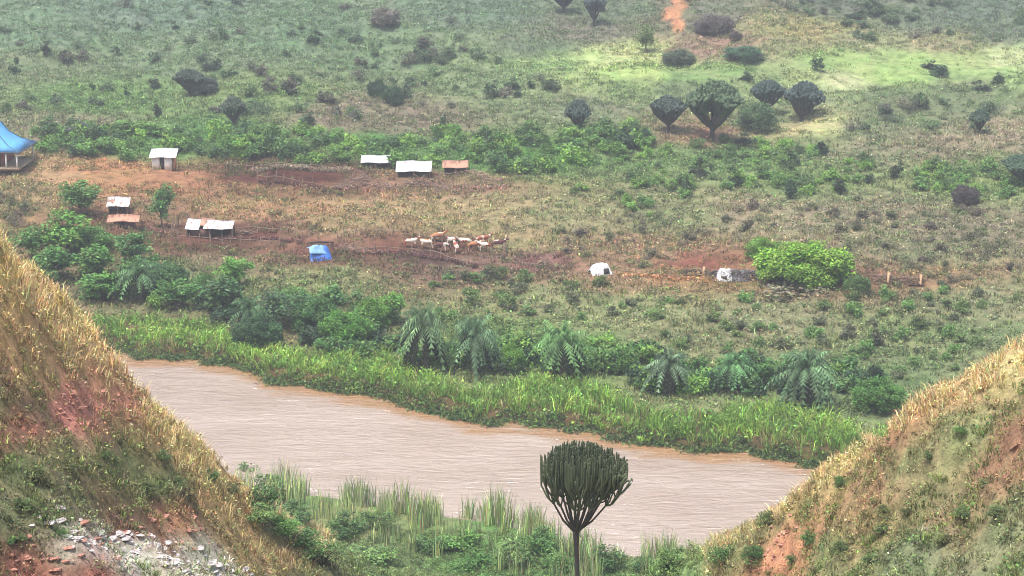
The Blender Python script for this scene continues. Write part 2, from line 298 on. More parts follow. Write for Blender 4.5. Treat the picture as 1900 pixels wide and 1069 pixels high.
M_RUST = tin('rusty_tin', (.50, .27, .18), (.22, .10, .07), .52, 5); M_BRICK = solid('red_brick', (.36, .11, .08), .9, 5); M_ORANGE = solid('ochre_mud', (.5, .24, .12), .9, 3)
M_DARK = solid('dark_opening', (.03, .022, .02), .9, 3); M_MUD = solid('mud_wall', (.14, .075, .055), .95, 3)
M_BLUETIN = solid('blue_roof_sheet', (.10, .34, .62), .45, 1.5, .85, 1.12); M_DBLUE = solid('dark_blue_sheet', (.04, .12, .25), .5, 2); M_BLUETARP = solid('blue_tarp', (.03, .13, .46), .5, 1.5, .75, 1.3); M_LBLUETARP = solid('faded_blue_tarp', (.22, .42, .66), .6, 1.5, .8, 1.2)
M_TARP = solid('white_tarp', (.56, .57, .58), .7, 1.8, .7, 1.12); M_DTARP = solid('grey_tarp', (.14, .14, .15), .7, 1.5)
M_ROCK = solid('pale_rock', (.52, .48, .47), .95, 2.4, .35, 1.3); M_RROCK = solid('red_rock', (.40, .19, .14), .9, 2.5, .5, 1.3)
M_HORN = solid('horn', (.5, .42, .3), .5)

# ------------------------------------------------------------------ ground sheet
def axis(segs):
    o = []
    for a, b, s in segs: o.append(np.arange(a, b, s))
    return np.concatenate(o + [[segs[-1][1]]])
xs = axis([(-1500, -300, 40), (-300, -130, 8), (-130, -45, 1.5), (-45, 45, .55), (45, 130, 1.5), (130, 300, 8), (300, 1500, 40)])
def sheet(name, ys, matx, near):
    X, Y = np.meshgrid(xs, ys); Z = H(X, Y); P = np.c_[X.ravel(), Y.ravel(), Z.ravel()]
    c = np.zeros((len(P), 3))
    for i in range(0, len(P), 40000): c[i:i + 40000] = cmap(P[i:i + 40000], near)
    c = c * .82
    e = np.abs(Z.ravel()); 
    if not near:
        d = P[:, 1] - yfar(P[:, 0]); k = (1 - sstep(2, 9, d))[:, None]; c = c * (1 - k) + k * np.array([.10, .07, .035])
        k = (ell(P, [(1264, -4, 20, 24), (1246, 26, 20, 14), (1258, 48, 14, 14)]) * .9)[:, None]; c = c * (1 - k) + k * lin([205, 140, 108]) * .75
        k = sstep(560, 700, P[:, 1])[:, None]; c = c * (1 - k) + k * np.array([.13, .17, .09])
    w_ = len(xs); i = np.arange(len(ys) - 1)[:, None] * w_; j = np.arange(w_ - 1)[None]
    f = np.stack([i + j, i + j + 1, i + w_ + j + 1, i + w_ + j], -1).reshape(-1, 4)
    mb = MB(); mb.add(P, f, c); o = mb.build(name, matx, None, True); tag(o, kind='structure'); return o
yr = 184.0
# near sheet ends in the river bed, the far sheet starts there
ys_n = axis([(-400, -30, 25), (-30, 60, 2), (60, 160, .55), (160, 330, 1.2)])
ys_f = axis([(100, 180, 2), (180, 330, .8), (330, 560, 1.4), (560, 760, 6), (760, 3000, 60)])
def split_sheet():
    global H
    H0 = H
    def Hn(x, y):  # near slope only; sinks under the river bed beyond the bank
        d = y - yfar(x); return np.where(d > -8, -3.0, H0(x, y))
    def Hf(x, y):
        d = y - yfar(x); return np.where(d > -10, H0(x, np.maximum(y, yfar(x) - 7.9)), -3.2)
    H = Hn; sheet('hillside', ys_n, M_NEAR, True)
    H = Hf; sheet('valley_ground', ys_f, M_GROUND, False)
    H = H0
split_sheet()

# ------------------------------------------------------------------ river
def water_mat():
    m, n, l, p = mat('muddy_water'); g = n.new('ShaderNodeNewGeometry'); mp = n.new('ShaderNodeMapping'); l.new(g.outputs['Position'], mp.inputs[0])
    mp.inputs['Rotation'].default_value = (0, 0, math.radians(28)); mp.inputs['Scale'].default_value = (.42, 1.3, 1)
    v = mp.outputs[0]
    n1 = noise(n, l, .8, 5, .65, v, .8); n2 = noise(n, l, .12, 3, .5, v)
    c = ramp(n, l, n2, [(.3, (.34, .255, .195)), (.7, (.42, .335, .27))])
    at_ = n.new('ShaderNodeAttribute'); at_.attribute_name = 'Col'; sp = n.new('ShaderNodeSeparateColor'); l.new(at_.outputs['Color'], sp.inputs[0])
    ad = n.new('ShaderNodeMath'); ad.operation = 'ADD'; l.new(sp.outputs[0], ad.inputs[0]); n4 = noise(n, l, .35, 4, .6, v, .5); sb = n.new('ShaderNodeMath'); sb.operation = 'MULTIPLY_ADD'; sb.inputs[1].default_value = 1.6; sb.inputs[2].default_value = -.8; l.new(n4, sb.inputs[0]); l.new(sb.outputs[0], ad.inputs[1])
    c = mixc(n, l, 'MIX', ramp(n, l, ad.outputs[0], [(.35, 0.0), (.75, 1.0)]), c, (.33, .19, .09))  # brown far margin: muddy shallows plus a painted-in reflection of the bank
    l.new(c, p.inputs['Base Color']); p.inputs['Roughness'].default_value = .12; p.inputs['IOR'].default_value = 2.3
    b = n.new('ShaderNodeBump'); b.inputs['Strength'].default_value = .9; b.inputs['Distance'].default_value = .38
    l.new(n1, b.inputs['Height']); l.new(b.outputs[0], p.inputs['Normal']); return m
xw = np.concatenate([np.arange(-700, -90, 20.), np.arange(-90, 90, 1.0), np.arange(90, 701, 20.)]); yn_ = ynear(xw) - 3.5; yf_ = yfar(xw) + 2.5
t = np.linspace(0, 1, 30)[:, None]; YW = yn_ * (1 - t) + yf_ * t; XW = np.broadcast_to(xw, YW.shape)
wv = SNoise(9, 2.6, 7, 2)
mb = MB(); w_ = len(xw); i = np.arange(29)[:, None] * w_; j = np.arange(w_ - 1)[None]
bank_refl_silt = 1 - sstep(0, 7, yfar(XW.ravel()) - YW.ravel())  # far bank's reflection put into the water colour, mixed with muddy edge tone
mb.add(np.c_[XW.ravel(), YW.ravel(), .012 * wv(XW.ravel() * .5, YW.ravel() * 1.4)], np.stack([i + j, i + j + 1, i + w_ + j + 1, i + w_ + j], -1).reshape(-1, 4), np.repeat(bank_refl_silt[:, None], 3, 1))
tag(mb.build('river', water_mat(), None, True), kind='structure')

# ------------------------------------------------------------------ low growth of the valley floor (stuff)
def scatter(n, x0, x1, y0, y1):
    x = R.uniform(x0, x1, n); y = R.uniform(y0, y1, n); return np.c_[x, y, H(x, y)]
def inframe(P, mx=140, my=120):
    px, py = proj(P); return (px > -mx) & (px < 1900 + mx) & (py > -my) & (py < 1069 + my)
SOIL = [(230, 328, 200, 15), (540, 332, 130, 17), (640, 342, 110, 15), (480, 445, 200, 14), (390, 425, 90, 25), (730, 460, 100, 18), (830, 482, 90, 12), (1000, 487, 45, 9), (1290, 492, 55, 9), (1255, 25, 26, 44), (1520, 236, 60, 8), (1300, 248, 60, 6), (1120, 110, 90, 10), (1700, 125, 220, 32), (1300, 140, 120, 12), (1480, 120, 100, 14), (1560, 155, 120, 6), (1180, 140, 60, 14)]
LUSH = [(300, 262, 300, 30), (560, 275, 200, 36), (820, 285, 220, 34), (1000, 290, 140, 42), (1380, 290, 130, 32), (1830, 335, 90, 34), (170, 190, 130, 22), (520, 190, 80, 20), (1180, 300, 120, 40), (1520, 320, 90, 24), (560, 560, 260, 40), (900, 600, 160, 30), (200, 500, 160, 60), (1120, 560, 90, 20), (1000, 530, 90, 12), (60, 430, 80, 50)]
P = scatter(120000, -125, 125, 190, 545); d = P[:, 1] - yfar(P[:, 0]); P = P[(d > 5) & inframe(P)]
so = ell(P, SOIL); lu = ell(P, LUSH); keep = R.uniform(0, 1, len(P)) < (1 - .93 * so) * (.55 + .45 * np.clip(N2(P[:, 0], P[:, 1]) + .5, 0, 1)); P = P[keep]; lu = lu[keep]; so = so[keep]
g0 = cmap(P, False) * .82
n5 = N2(P[:, 0] * 1.7 + 9, P[:, 1] * 1.7)[:, None]
mixg = np.clip(R.uniform(0, 1, (len(P), 1)) * .7 + .35 * n5 + .5 * lu[:, None], 0, 1)
pc = g0 * (1 - mixg) * 1.25 + mixg * (g0 * .35 + .65 * np.array([.12, .22, .06])); pc = pc * np.exp(R.normal(0, .28, (len(P), 1)))
k = len(P) // 2
mb = MB()   # herbs
idx = np.repeat(np.arange(k), 15); hh = R.uniform(.25, .75, k) * (1 + .7 * lu[:k]); rr = R.uniform(.35, 1.0, k)
a = R.uniform(0, 6.283, len(idx)); r_ = np.sqrt(R.uniform(0, 1, len(idx))); u = R.uniform(0, 1, len(idx)) ** .7
Q = P[idx] + np.c_[np.cos(a) * r_ * rr[idx] * 1.2, np.sin(a) * r_ * rr[idx], hh[idx] * u * (1.05 - .6 * r_)]
leaves(mb, Q, .16, pc[idx], .38, .5)
P2 = scatter(15000, -130, 130, 195, 560); P2 = P2[(P2[:, 1] - yfar(P2[:, 0]) > 7) & inframe(P2)]; so2 = ell(P2, SOIL); lu2 = ell(P2, LUSH); px, py = proj(P2)
wt_ = np.clip(.35 + .6 * N1(P2[:, 0] * 1.4, P2[:, 1] * 1.4) + .5 * lu2 + .25 * (py < 230), .03, 1) * (1 - so2) * np.where((py > 330) & (py < 500) & (px < 1000), .25, 1)
P2 = P2[R.uniform(0, 1, len(P2)) < wt_]; g2 = cmap(P2, False) * .82; mx_ = R.uniform(.25, 1, (len(P2), 1)); g2 = g2 * (1 - mx_) + mx_ * (g2 * .35 + .6 * np.array([.10, .20, .06])) ; g2 *= np.exp(R.normal(0, .22, (len(P2), 1)))
idx = np.repeat(np.arange(len(P2)), 34); rr = R.uniform(.5, 1.3, len(P2)); hh = rr * R.uniform(.5, .95, len(P2)); dv = R.normal(0, 1, (len(idx), 3)); dv /= np.linalg.norm(dv, axis=1)[:, None]; dv[:, 2] = np.abs(dv[:, 2])
lump = 1 + .3 * np.sin(dv[:, 0] * 5 + idx) * np.sin(dv[:, 1] * 5 + idx * 2)
leaves(mb, P2[idx] + dv * np.c_[rr[idx] * lump, rr[idx] * lump, hh[idx] * lump] * R.uniform(.6, 1, (len(idx), 1)), .19, g2[idx], .3, .6)
tag(mb.build('low_scrub', M_GRASS), 'low herbs and scrub covering the valley floor beyond the river', 'ground cover', kind='stuff')
mb = MB(); q = P[k:]; blades(mb, q, 9, R.uniform(.35, .9, len(q)), .5, .11, pc[k:] * [1.15, 1.1, 1.05], .5, .36)
tag(mb.build('valley_grass', M_GRASS), 'patchy dry and green grass on the plain beyond the river', 'grass', kind='stuff')

# ------------------------------------------------------------------ reeds on both banks (stuff)
P = scatter(22000, -60, 60, 165, 250); d = P[:, 1] - yfar(P[:, 0]); P = P[(d > .2) & (d < 9 + 2.5 * np.sin(P[:, 0] * .3))]; 
nz = N2(P[:, 0], P[:, 1])[:, None]
rc = np.array([.215, .37, .075]) * (1 + .18 * nz) + np.clip(nz, 0, 1) * np.array([.05, .03, 0])
d = P[:, 1] - yfar(P[:, 0])
mb = MB(); hr = (.85 + .6 * sstep(.5, 3, d) + .35 * N3(P[:, 0], P[:, 1])) * np.interp(P[:, 0], [-45, -20, 25], [.8, .9, 1.3]); blades(mb, P, 9, np.maximum(hr, .5), .42, .10, np.where(R.uniform(0, 1, (len(P), 1)) < .08, np.array([.34, .29, .14]), rc), .75, .38)
idx = np.repeat(np.arange(len(P)), 4); leaves(mb, P[idx] + np.c_[R.normal(0, .4, (len(idx), 2)), R.uniform(.1, .9, len(idx)) * hr[idx]], .17, rc[idx] * [.8, .85, .9], .35, .6)
tag(mb.build('far_bank_reeds', M_REED), 'bright green band of reeds along the far river bank', 'reeds', kind='stuff')
# trailing growth at the waterline
x = R.uniform(-55, 45, 2600); y = yfar(x) + R.uniform(-.3, 1.4, 2600) - 1.1 * np.clip(N3(x, x * .3), 0, 1); P = np.c_[x, y, np.maximum(H(x, y), 0.02)]
mb = MB(); Q = P[np.repeat(np.arange(2600), 9)] + R.normal(0, .35, (2600 * 9, 3)) * [1.2, .7, .5]; Q[:, 2] = np.abs(Q[:, 2]) + .05
leaves(mb, Q, .15, [.085, .14, .045], .4, .3); tag(mb.build('waterline_creepers', M_REED), 'dark creeping plants hanging over the far waterline', 'ground cover', kind='stuff')
P = scatter(16000, -30, 36, 140, 190); e = ynear(P[:, 0]) - P[:, 1]; P = P[(e > -.6) & (e < 13)]
den = np.clip(.35 + 1.0 * N3(P[:, 0] * .6, P[:, 1] * .6), .05, 1) * np.where(ynear(P[:, 0]) - P[:, 1] > 6, .45, 1); P = P[R.uniform(0, 1, len(P)) < den * .7]
mb = MB(); nz = N2(P[:, 0], P[:, 1])[:, None]; blades(mb, P, 8, 2.0 + .9 * N3(P[:, 0] * .6, P[:, 1] * .6), .3, .065, np.array([.33, .40, .19]) * (1 + .15 * nz), .2, .5)
tag(mb.build('near_bank_reeds', M_REED), 'tall pale green reeds standing along the near river bank', 'reeds', kind='stuff')

# ------------------------------------------------------------------ growth on the near slopes (stuff)
def near_pts(n, x0, x1, y0, y1):
    P = scatter(n, x0, x1, y0, y1); e = ynear(P[:, 0]) - P[:, 1]; return P[(e > 1) & inframe(P, 420, 160)]
for nm, x0, x1, lab in (('slope_grass', -46, 1, 'golden dry grass and herbs over the red earth hillside at left'), ('slope_grass', 1, 48, 'dry and green grass tussocks over the hillside at right')):
    P = near_pts(130000, x0, x1, 66, 172); px, py = proj(P)
    bare = ell(P, [(130, 760, 60, 40), (225, 735, 35, 38), (45, 805, 60, 14), (250, 1020, 190, 34), (80, 1055, 130, 22), (330, 985, 60, 26), (1445, 1020, 34, 44), (1655, 815, 40, 14), (1880, 860, 30, 50)])
    den = (1 - .85 * bare) * np.clip(.6 + .75 * N3(P[:, 0] * 1.6, P[:, 1] * 1.6), .06, 1)
    P = P[R.uniform(0, 1, len(P)) < den]; px, py = proj(P)
    g0 = cmap(P, True) * .82; r = R.uniform(0, 1, (len(P), 1)); ng = N2(P[:, 0] * 1.6, P[:, 1] * 1.6)[:, None]
    # crest grass is taller and straw coloured
    lc = np.interp(px, [c[0] for c in LC], [c[1] for c in LC]); rcx = np.interp(px, [c[0] for c in RC][::-1], [c[1] for c in RC][::-1])
    cy = np.where(px < 950, lc, rcx); crest = 1 - sstep(10, np.where(px < 950, 150, 45), py - cy); crest = np.where((px > 620) & (px < 1310), 0, crest)
    grn = np.clip((.42 + .16 * (px > 950))[:, None] + .5 * ng + .6 * (r - .5), 0, .9) * (1 - .85 * crest[:, None])
    pc = g0 * 1.1 * (1 - grn) + grn * np.array([.15, .20, .065]) * 1.0; pc = pc * np.exp(.22 * N3(P[:, 0] * 2.2, P[:, 1] * 2.2)[:, None] + R.normal(0, .2, (len(P), 1)))
    pc = pc * (1 - crest[:, None] * .6) + crest[:, None] * .6 * np.array([.74, .60, .34])
    k = int(len(P) * .68); hh = (.24 + .32 * crest[:k] + .12 * np.abs(ng[:k, 0])) * R.uniform(.7, 1.3, k)
    mb = MB(); blades(mb, P[:k], 10, hh, .20, .035, pc[:k], .7, .42)
    q = P[k:]; idx = np.repeat(np.arange(len(q)), 12); a = R.uniform(0, 6.283, len(idx)); r_ = np.sqrt(R.uniform(0, 1, len(idx))) * .38
    Q = q[idx] + np.c_[np.cos(a) * r_, np.sin(a) * r_, R.uniform(0, .3, len(idx)) * (1.1 - 1.6 * r_)]
    leaves(mb, Q, .07, pc[k:][idx] * [.8, .95, .8], .42, .5)
    T = near_pts(13000, x0, x1, 66, 168); T = T[R.uniform(0, 1, len(T)) < 1 - .8 * ell(T, [(130, 760, 60, 40), (250, 1020, 190, 30), (1445, 1020, 30, 40)])]; gt = cmap(T, True) * .82; mt_ = R.uniform(0, .8, (len(T), 1)); gt = gt * (1 - mt_) * 1.05 + mt_ * np.array([.14, .17, .065]); gt *= np.exp(R.normal(0, .3, (len(T), 1)))
    idx = np.repeat(np.arange(len(T)), 26); rr = R.uniform(.14, .42, len(T)); dv = R.normal(0, 1, (len(idx), 3)); dv /= np.linalg.norm(dv, axis=1)[:, None]; dv[:, 2] = np.abs(dv[:, 2]) * .7
    leaves(mb, T[idx] + dv * (rr[idx] * R.uniform(.7, 1.05, len(idx)))[:, None], .065, gt[idx], .32, .6)
    tag(mb.build(nm, M_GRASS), lab, 'grass', kind='stuff')
    T = near_pts(95000, x0, x1, 66, 168); gt = cmap(T, True) * .82 * np.exp(R.normal(0, .45, (len(T), 1))); mc = MB(); leaves(mc, T + [0, 0, .03], .05 * np.exp(R.normal(0, .4, len(T))), gt, .2, 1.6, .8)
    tag(mc.build('loose_gravel', M_GRASS), 'earth crumbs and litter on the ' + ('left' if x0 < 0 else 'right') + ' hillside', 'gravel', kind='stuff')

# ------------------------------------------------------------------ shrubs, trees, palms, euphorbias: prototypes
def clump_leaves(mb, C, rad, n, size, col, cvar=.22):
    C = np.asarray(C); rad = np.broadcast_to(rad, (len(C),)); idx = np.repeat(np.arange(len(C)), n)
    dv = R.normal(0, 1, (len(idx), 3)); dv /= np.linalg.norm(dv, axis=1)[:, None]; dv *= (R.uniform(.45, 1.05, len(idx)) * rad[idx])[:, None]; dv[:, 2] *= .75
    cc = np.asarray(col) * np.exp(R.normal(0, .14, (len(C), 1))) * np.exp(R.normal(0, .05, (len(C), 3)))
    leaves(mb, C[idx] + dv, size, cc[idx], cvar, .6)
def shrub_mesh(name, w_, h, nc, nl, size, col, seed, stems=True):
    """unit bush about w_ wide and h high: uneven leaf clumps on short stems"""
    rr = np.random.default_rng(seed); C = []
    for i in range(nc):
        a = rr.uniform(0, 6.283); r = math.sqrt(rr.uniform(0, 1)) * w_ / 2 * .8; z = h * rr.uniform(.2, .95) * (1 - .55 * (r / (w_ / 2)) ** 2)
        C.append((math.cos(a) * r, math.sin(a) * r, z))
    mb = MB(); clump_leaves(mb, C, rr.uniform(.14, .26, nc) * w_ * (1 if nc < 40 else .5), nl, size, col)
    if stems:
        for c in C[::2]: mb.tube([(0, 0, -.1), (c[0] * .4, c[1] * .4, c[2] * .5), c], [.03, .02, .01], 4, (.09, .07, .05))
    v = np.concatenate(mb.v); 
    return mb.mesh(name, M_LEAF)
SH = [shrub_mesh('shrub', 2.0, 1.35, 14, 34, .13, (1, 1, 1), 20 + i) for i in range(6)]
TH = [shrub_mesh('thorn_bush', 2.4, 1.15, 20, 20, .09, (1, 1, 1), 40 + i) for i in range(3)]
LM = [(20, 270, 'the blue roofed house'), (305, 296, 'the white shed'), (435, 205, 'the round candelabra tree above the white shed'), (768, 312, 'the white lean-tos'), (540, 330, 'the dark earth pen'), (390, 420, 'the long shed'), (220, 395, 'the rusty hut'), (594, 465, 'the blue tent'), (845, 455, 'the cattle'), (1113, 496, 'the white tent'), (1350, 505, 'the brushwood shelter'), (1500, 480, 'the largest bright bush'), (1660, 518, 'the thatched shelters'), (1073, 215, 'the lone goblet shaped candelabra tree'), (1322, 205, 'the largest valley candelabra tree'), (1460, 185, 'the dark pair of candelabra trees'), (1818, 228, 'the small candelabra tree near the right edge'), (1890, 318, 'the candelabra tree cut by the right edge'), (1075, 15, 'the two bluish trees at the top edge'), (1255, 30, 'the orange gully'), (1650, 120, 'the light green meadow'), (716, 40, 'the grey mound shaped bush'), (355, 155, 'the flat crowned candelabra tree'), (790, 620, 'the tallest palm'), (1040, 650, 'the wide mop headed palm'), (1240, 690, 'the greyish palm'), (1496, 700, 'the big spreading palm'), (262, 520, 'the leftmost palm'), (1090, 870, 'the foreground candelabra tree'), (520, 860, 'the left end of the near reeds'), (1440, 1020, 'the orange streak of the right hillside'), (130, 760, 'the red patch of the left hillside'), (280, 1030, 'the pale rock outcrop'), (1790, 378, 'the dead grey bush'), (85, 60, 'the top left corner'), (1850, 40, 'the top right corner')]
def where(px, py):
    d = [math.hypot((px - a) / 1.0, (py - b) * 1.6) for a, b, _ in LM]; i = int(np.argmin(d)); a, b, nm = LM[i]; dx = px - a; dy = (py - b) * 1.6
    return ('left of ' if dx < 0 else 'right of ') + nm if abs(dx) > abs(dy) else ('above ' if dy < 0 else 'below ') + nm
def put_mesh(me, name, P, s, col, label, cat, group, sz=None):
    o = bpy.data.objects.new(name, me); COL.objects.link(o); o.location = P; o.rotation_euler = (0, 0, R.uniform(0, 6.28))
    o.scale = (s, s, s if sz is None else sz); o.color = (*col, 1); return tag(o, label, cat, group)
G_BR = (.19, .35, .07); G_MID = (.13, .25, .07); G_DK = (.045, .09, .045); G_GREY = (.2, .18, .14)

def euphorbia(h_fork, Hc, Rc, nprim, nsec, nter, r_arm, seed, trunk_r, skew=0.0, col=(.055, .082, .045), sides=5, spread=1.0, off0=0.0, wide=.62, drop=.2):
    """candelabra tree: bare trunk, forking arms that turn upright and end on a dome"""
    rr = np.random.default_rng(seed); root = empty('candelabra_tree', (0, 0, 0))
    t = MB(); t.tube([(0, 0, -.3), (.05, 0, h_fork * .3), (.08, 0, h_fork * .6), (.02, 0, h_fork * .85), (0, 0, h_fork)], [trunk_r * 1.3, trunk_r * .95, trunk_r * .9, trunk_r * .95, trunk_r * 1.3], 9, (1, 1, 1)); tr = t.build('trunk', M_DARKBARK, root, True)
    cr = MB(); tot = nprim * nsec * nter
    def top(x, y): r2 = ((x - off0) ** 2 + y * y) / Rc ** 2; return h_fork + Hc * (1.0 - drop * r2) + skew * x
    for p in range(nprim):
        a = p * 2.39996 + rr.uniform(-.2, .2); rp = Rc * math.sqrt((p + .4) / nprim)
        c1 = np.array([math.cos(a) * rp * wide + off0 * .55, math.sin(a) * rp * wide, h_fork + Hc * (.30 + .05 * rr.uniform())])
        s0 = np.array([0, 0, h_fork - .05 - rr.uniform(0, .15)])
        mid = s0 * .5 + c1 * .5 + np.array([math.cos(a), math.sin(a), 0]) * rp * .04 - np.array([0, 0, Hc * .02])
        cr.tube([s0, mid, c1], [r_arm * 1.5, r_arm * 1.25, r_arm * 1.1], sides, np.array([.05, .042, .04]) / .055 * .06 )
        for q in range(nsec):
            b = a + rr.normal(0, .55) * (.35 + .65 * (1 - rp / Rc)); b = rr.uniform(0, 6.283) if rp < .4 * Rc else b
            off = Rc * .26 * spread * math.sqrt(rr.uniform(.1, 1)); ang = rr.uniform(0, 6.283)
            c2 = c1 + np.array([math.cos(ang) * off * .8 + off0 * .3 + math.cos(a) * rp * (.9 - wide) * .6, math.sin(ang) * off * .8, Hc * rr.uniform(.12, .26)])
            m = c1 * .5 + c2 * .5 - np.array([0, 0, Hc * .04])
            cr.tube([c1, m, c2], r_arm * .95, sides, col)
            for k in range(nter):
                off = Rc * .22 * spread * math.sqrt(rr.uniform(.05, 1)); ang = rr.uniform(0, 6.283)
                e = c2 + np.array([math.cos(ang) * off + off0 * .15 + math.cos(a) * rp * (.9 - wide) * .4, math.sin(ang) * off, 0]); rad = math.hypot(e[0] - off0, e[1])
                if rad > Rc: e[0] = off0 + (e[0] - off0) * Rc / rad; e[1] *= Rc / rad
                zt = top(e[0], e[1]) + rr.uniform(-.15, .05) * Hc; zk = min(c2[2] + Hc * rr.uniform(.03, .12), zt - .1)
                e1 = np.array([e[0], e[1], zk + .12 * Hc]); e2 = np.array([e[0] * 1.01, e[1] * 1.01, max(zt, zk + .35)])
                g = rr.uniform(.75, 1.35); cr.tube([c2, (c2 + e1) / 2 - [0, 0, Hc * .02], e1, (e1 + e2) / 2, e2], [r_arm * .8, r_arm * .85, r_arm * .95, r_arm * 1.05, r_arm * .8], sides, np.array(col) * g)
    cr.build('crown', M_EUPH, root, True)
    return root
# ---- the foreground candelabra tree
Pt = ptY(1069, 984, 94.0); zb = float(H(Pt[0], Pt[1])); m = mpp(Pt)
E0 = euphorbia(Pt[2] - zb, 164 * m, 86 * m, 18, 6, 7, .041, 3, .115, skew=-.12, col=(.072, .092, .052), sides=6, off0=20 * m, spread=1.1)
E0.location = (Pt[0], Pt[1], zb); E0.name = 'candelabra_tree'
for ch in E0.children:
    if ch.name.startswith('crown'): ch.location = (.42, 0, 0) if False else (0, 0, 0)
tag(E0, 'dark fan shaped candelabra tree standing alone in front of the river', 'tree')
EPAR = [(15, 7, 6, .18, 1.3, .62, .42, 1.3, 0, 4.7), (13, 7, 6, .19, 1.35, .72, .38, 1.5, .25, 4.4), (18, 6, 6, .17, 1.2, .58, .50, .9, -.25, 5.0), (12, 8, 6, .18, 1.6, .68, .40, 1.3, -.35, 4.6), (14, 7, 6, .18, 1.5, .66, .52, 1.1, .3, 4.9)]
EP = [euphorbia(p[7], p[9], 3.1, p[0], p[1], p[2], p[3], 50 + i, .3, col=(.045, .066, .050), spread=p[4], wide=p[5], drop=p[6], off0=p[8]) for i, p in enumerate(EPAR)]
for i, e in enumerate(EP): e['proto'] = 1
used = [False] * 5
def put_tree(protos, flags, i, px, py, wpx, hpx, w0, h0, label, cat, group, color=None, sc=None, yaw=None):
    P = at(px, py)[0]; m = mpp(P); o = protos[i] if not flags[i] else copy_tree(protos[i]); flags[i] = True
    if 'proto' in o: del o['proto']
    o.location = P; o.rotation_euler = (0, 0, R.uniform(0, 6.28) if yaw is None else yaw); o.scale = (wpx * m / w0, wpx * m / w0, hpx * m / h0); 
    tag(o, label, cat, group)
    if color is not None:
        kk = 1.22 if cat != 'tree' or group == 'leafy trees' else 1.0
        for ch in o.children:
            if not ch.name.startswith('trunk'): ch.color = (color[0] * kk, color[1] * kk, color[2] * kk, 1)
    return o
EU = [(352, 180, 62, 52, 'candelabra tree with flat dark crown high on the slope above the white shed', (1, 1, 1)),
 (435, 234, 50, 56, 'round grey green candelabra tree just right of the flat crowned one above the white shed', (1.5, 1.4, 1.3)),
 (1073, 246, 50, 62, 'small lone goblet shaped candelabra tree in the middle of the slope', (.9, 1, 1.1)),
 (1240, 248, 68, 70, 'candelabra tree directly left of the largest valley candelabra tree', (1, 1, 1.1)),
 (1322, 262, 106, 112, 'largest candelabra tree of the valley with a tall rounded crown', (1.25, 1.45, .95)),
 (1424, 212, 64, 62, 'dark domed candelabra tree touching its larger neighbour at right', (.9, 1.05, 1.2)),
 (1488, 226, 74, 76, 'larger domed candelabra tree of the dark pair, casting a shadow to the right', (.9, 1.0, 1.25)),
 (1818, 248, 40, 46, 'small dark candelabra tree by bare ground near the right edge', (.85, 1.1, .95)),
 (1046, 26, 56, 54, 'bluish candelabra tree cut by the top edge, left one of two', (1, 1.05, 1.45)),
 (1102, 50, 42, 66, 'bluish candelabra tree cut by the top edge, right one of two', (1.1, 1.1, 1.45)),
 (1896, 342, 92, 54, 'broad dark candelabra tree cut by the right edge of the view', (1.0, 1.25, 1.0))]
for i, (px, py, w1, h1, lab, c) in enumerate(EU): put_tree(EP, used, (i * 2) % 5, px, py, w1, h1, 6.2, 6.1, lab, 'tree', 'candelabra trees of the valley', c)
# small dark candelabra-like bushes dotted over the slopes
SMALL = [(770, 108, 18, 18), (910, 184, 22, 28), (950, 168, 30, 20), (1297, 330, 36, 36), (1467, 312, 34, 30), (1523, 292, 28, 26), (1663, 330, 24, 34), (1380, 274, 44, 28), (1516, 132, 26, 26), (85, 102, 20, 24), (28, 138, 24, 30), (825, 248, 18, 36), (291, 222, 18, 28), (172, 168, 12, 16), (233, 182, 18, 22), (286, 166, 24, 20), (575, 234, 18, 24), (584, 82, 28, 22), (790, 164, 20, 14), (1466, 368, 26, 34), (1275, 356, 22, 30), (1726, 132, 42, 20), (1742, 142, 36, 22), (1852, 158, 22, 22), (1820, 168, 34, 18), (1192, 270, 30, 26), (1160, 280, 40, 34), (1135, 284, 26, 30), (1365, 345, 28, 30), (1612, 342, 20, 20), (257, 56, 16, 14), (325, 56, 16, 14), (215, 104, 18, 18), (405, 124, 14, 14), (1590, 40, 40, 20), (1620, 15, 36, 16), (985, 165, 16, 14), (960, 182, 16, 14), (1385, 150, 26, 16), (1560, 362, 26, 30)]
SME = [shrub_mesh('dark_bush', 2.0, 2.0, (9, 14, 18, 12, 7, 20, 11)[i], 46, .15, (1, 1, 1), 70 + i) for i in range(7)]
for i, (px, py, w1, h1) in enumerate(SMALL):
    P = at(px, py)[0]; m = mpp(P); c = np.array(G_DK) * R.uniform(.75, 1.2) * ([1, 1, 1] if i % 3 else [1.2, .95, 1.0])
    put_mesh(SME[i % 7], 'dark_bush', P, w1 * m / 1.9, c, ('dark rounded bush ' if w1 > 22 else 'tiny dark bush ') + where(px, py), 'bush', 'dark bushes dotted on the slopes', h1 * m / 1.9)
# leafy broadleaf trees
def broadleaf(w_, h, trunk_h, nc, nl, size, seed, name='leafy_tree', lean=0.0):
    rr = np.random.default_rng(seed); root = empty(name, (0, 0, 0)); C = []
    for i in range(nc):
        dv = rr.normal(0, 1, 3); dv /= np.linalg.norm(dv); r = rr.uniform(.35, .95)
        C.append((dv[0] * r * w_ * .42 + lean * rr.uniform(0, .3), dv[1] * r * w_ * .42, trunk_h * .7 + (h - trunk_h * .7) * (.5 + .46 * dv[2] * r)))
    t = MB(); t.tube([(0, 0, -.3), (.06, .03, trunk_h * .5), (.0, 0, trunk_h)], [.17, .13, .11], 7)
    for c in C[::3]: t.tube([(0, 0, trunk_h * .9), (c[0] * .45, c[1] * .45, (trunk_h + c[2]) * .52), c], [.08, .05, .02], 5)
    t.build('trunk', M_BARK, root, True)
    mb = MB(); clump_leaves(mb, C, rr.uniform(.13, .2, nc) * w_, nl, size, (1, 1, 1), .25); mb.build('crown', M_LEAF, root)
    return root
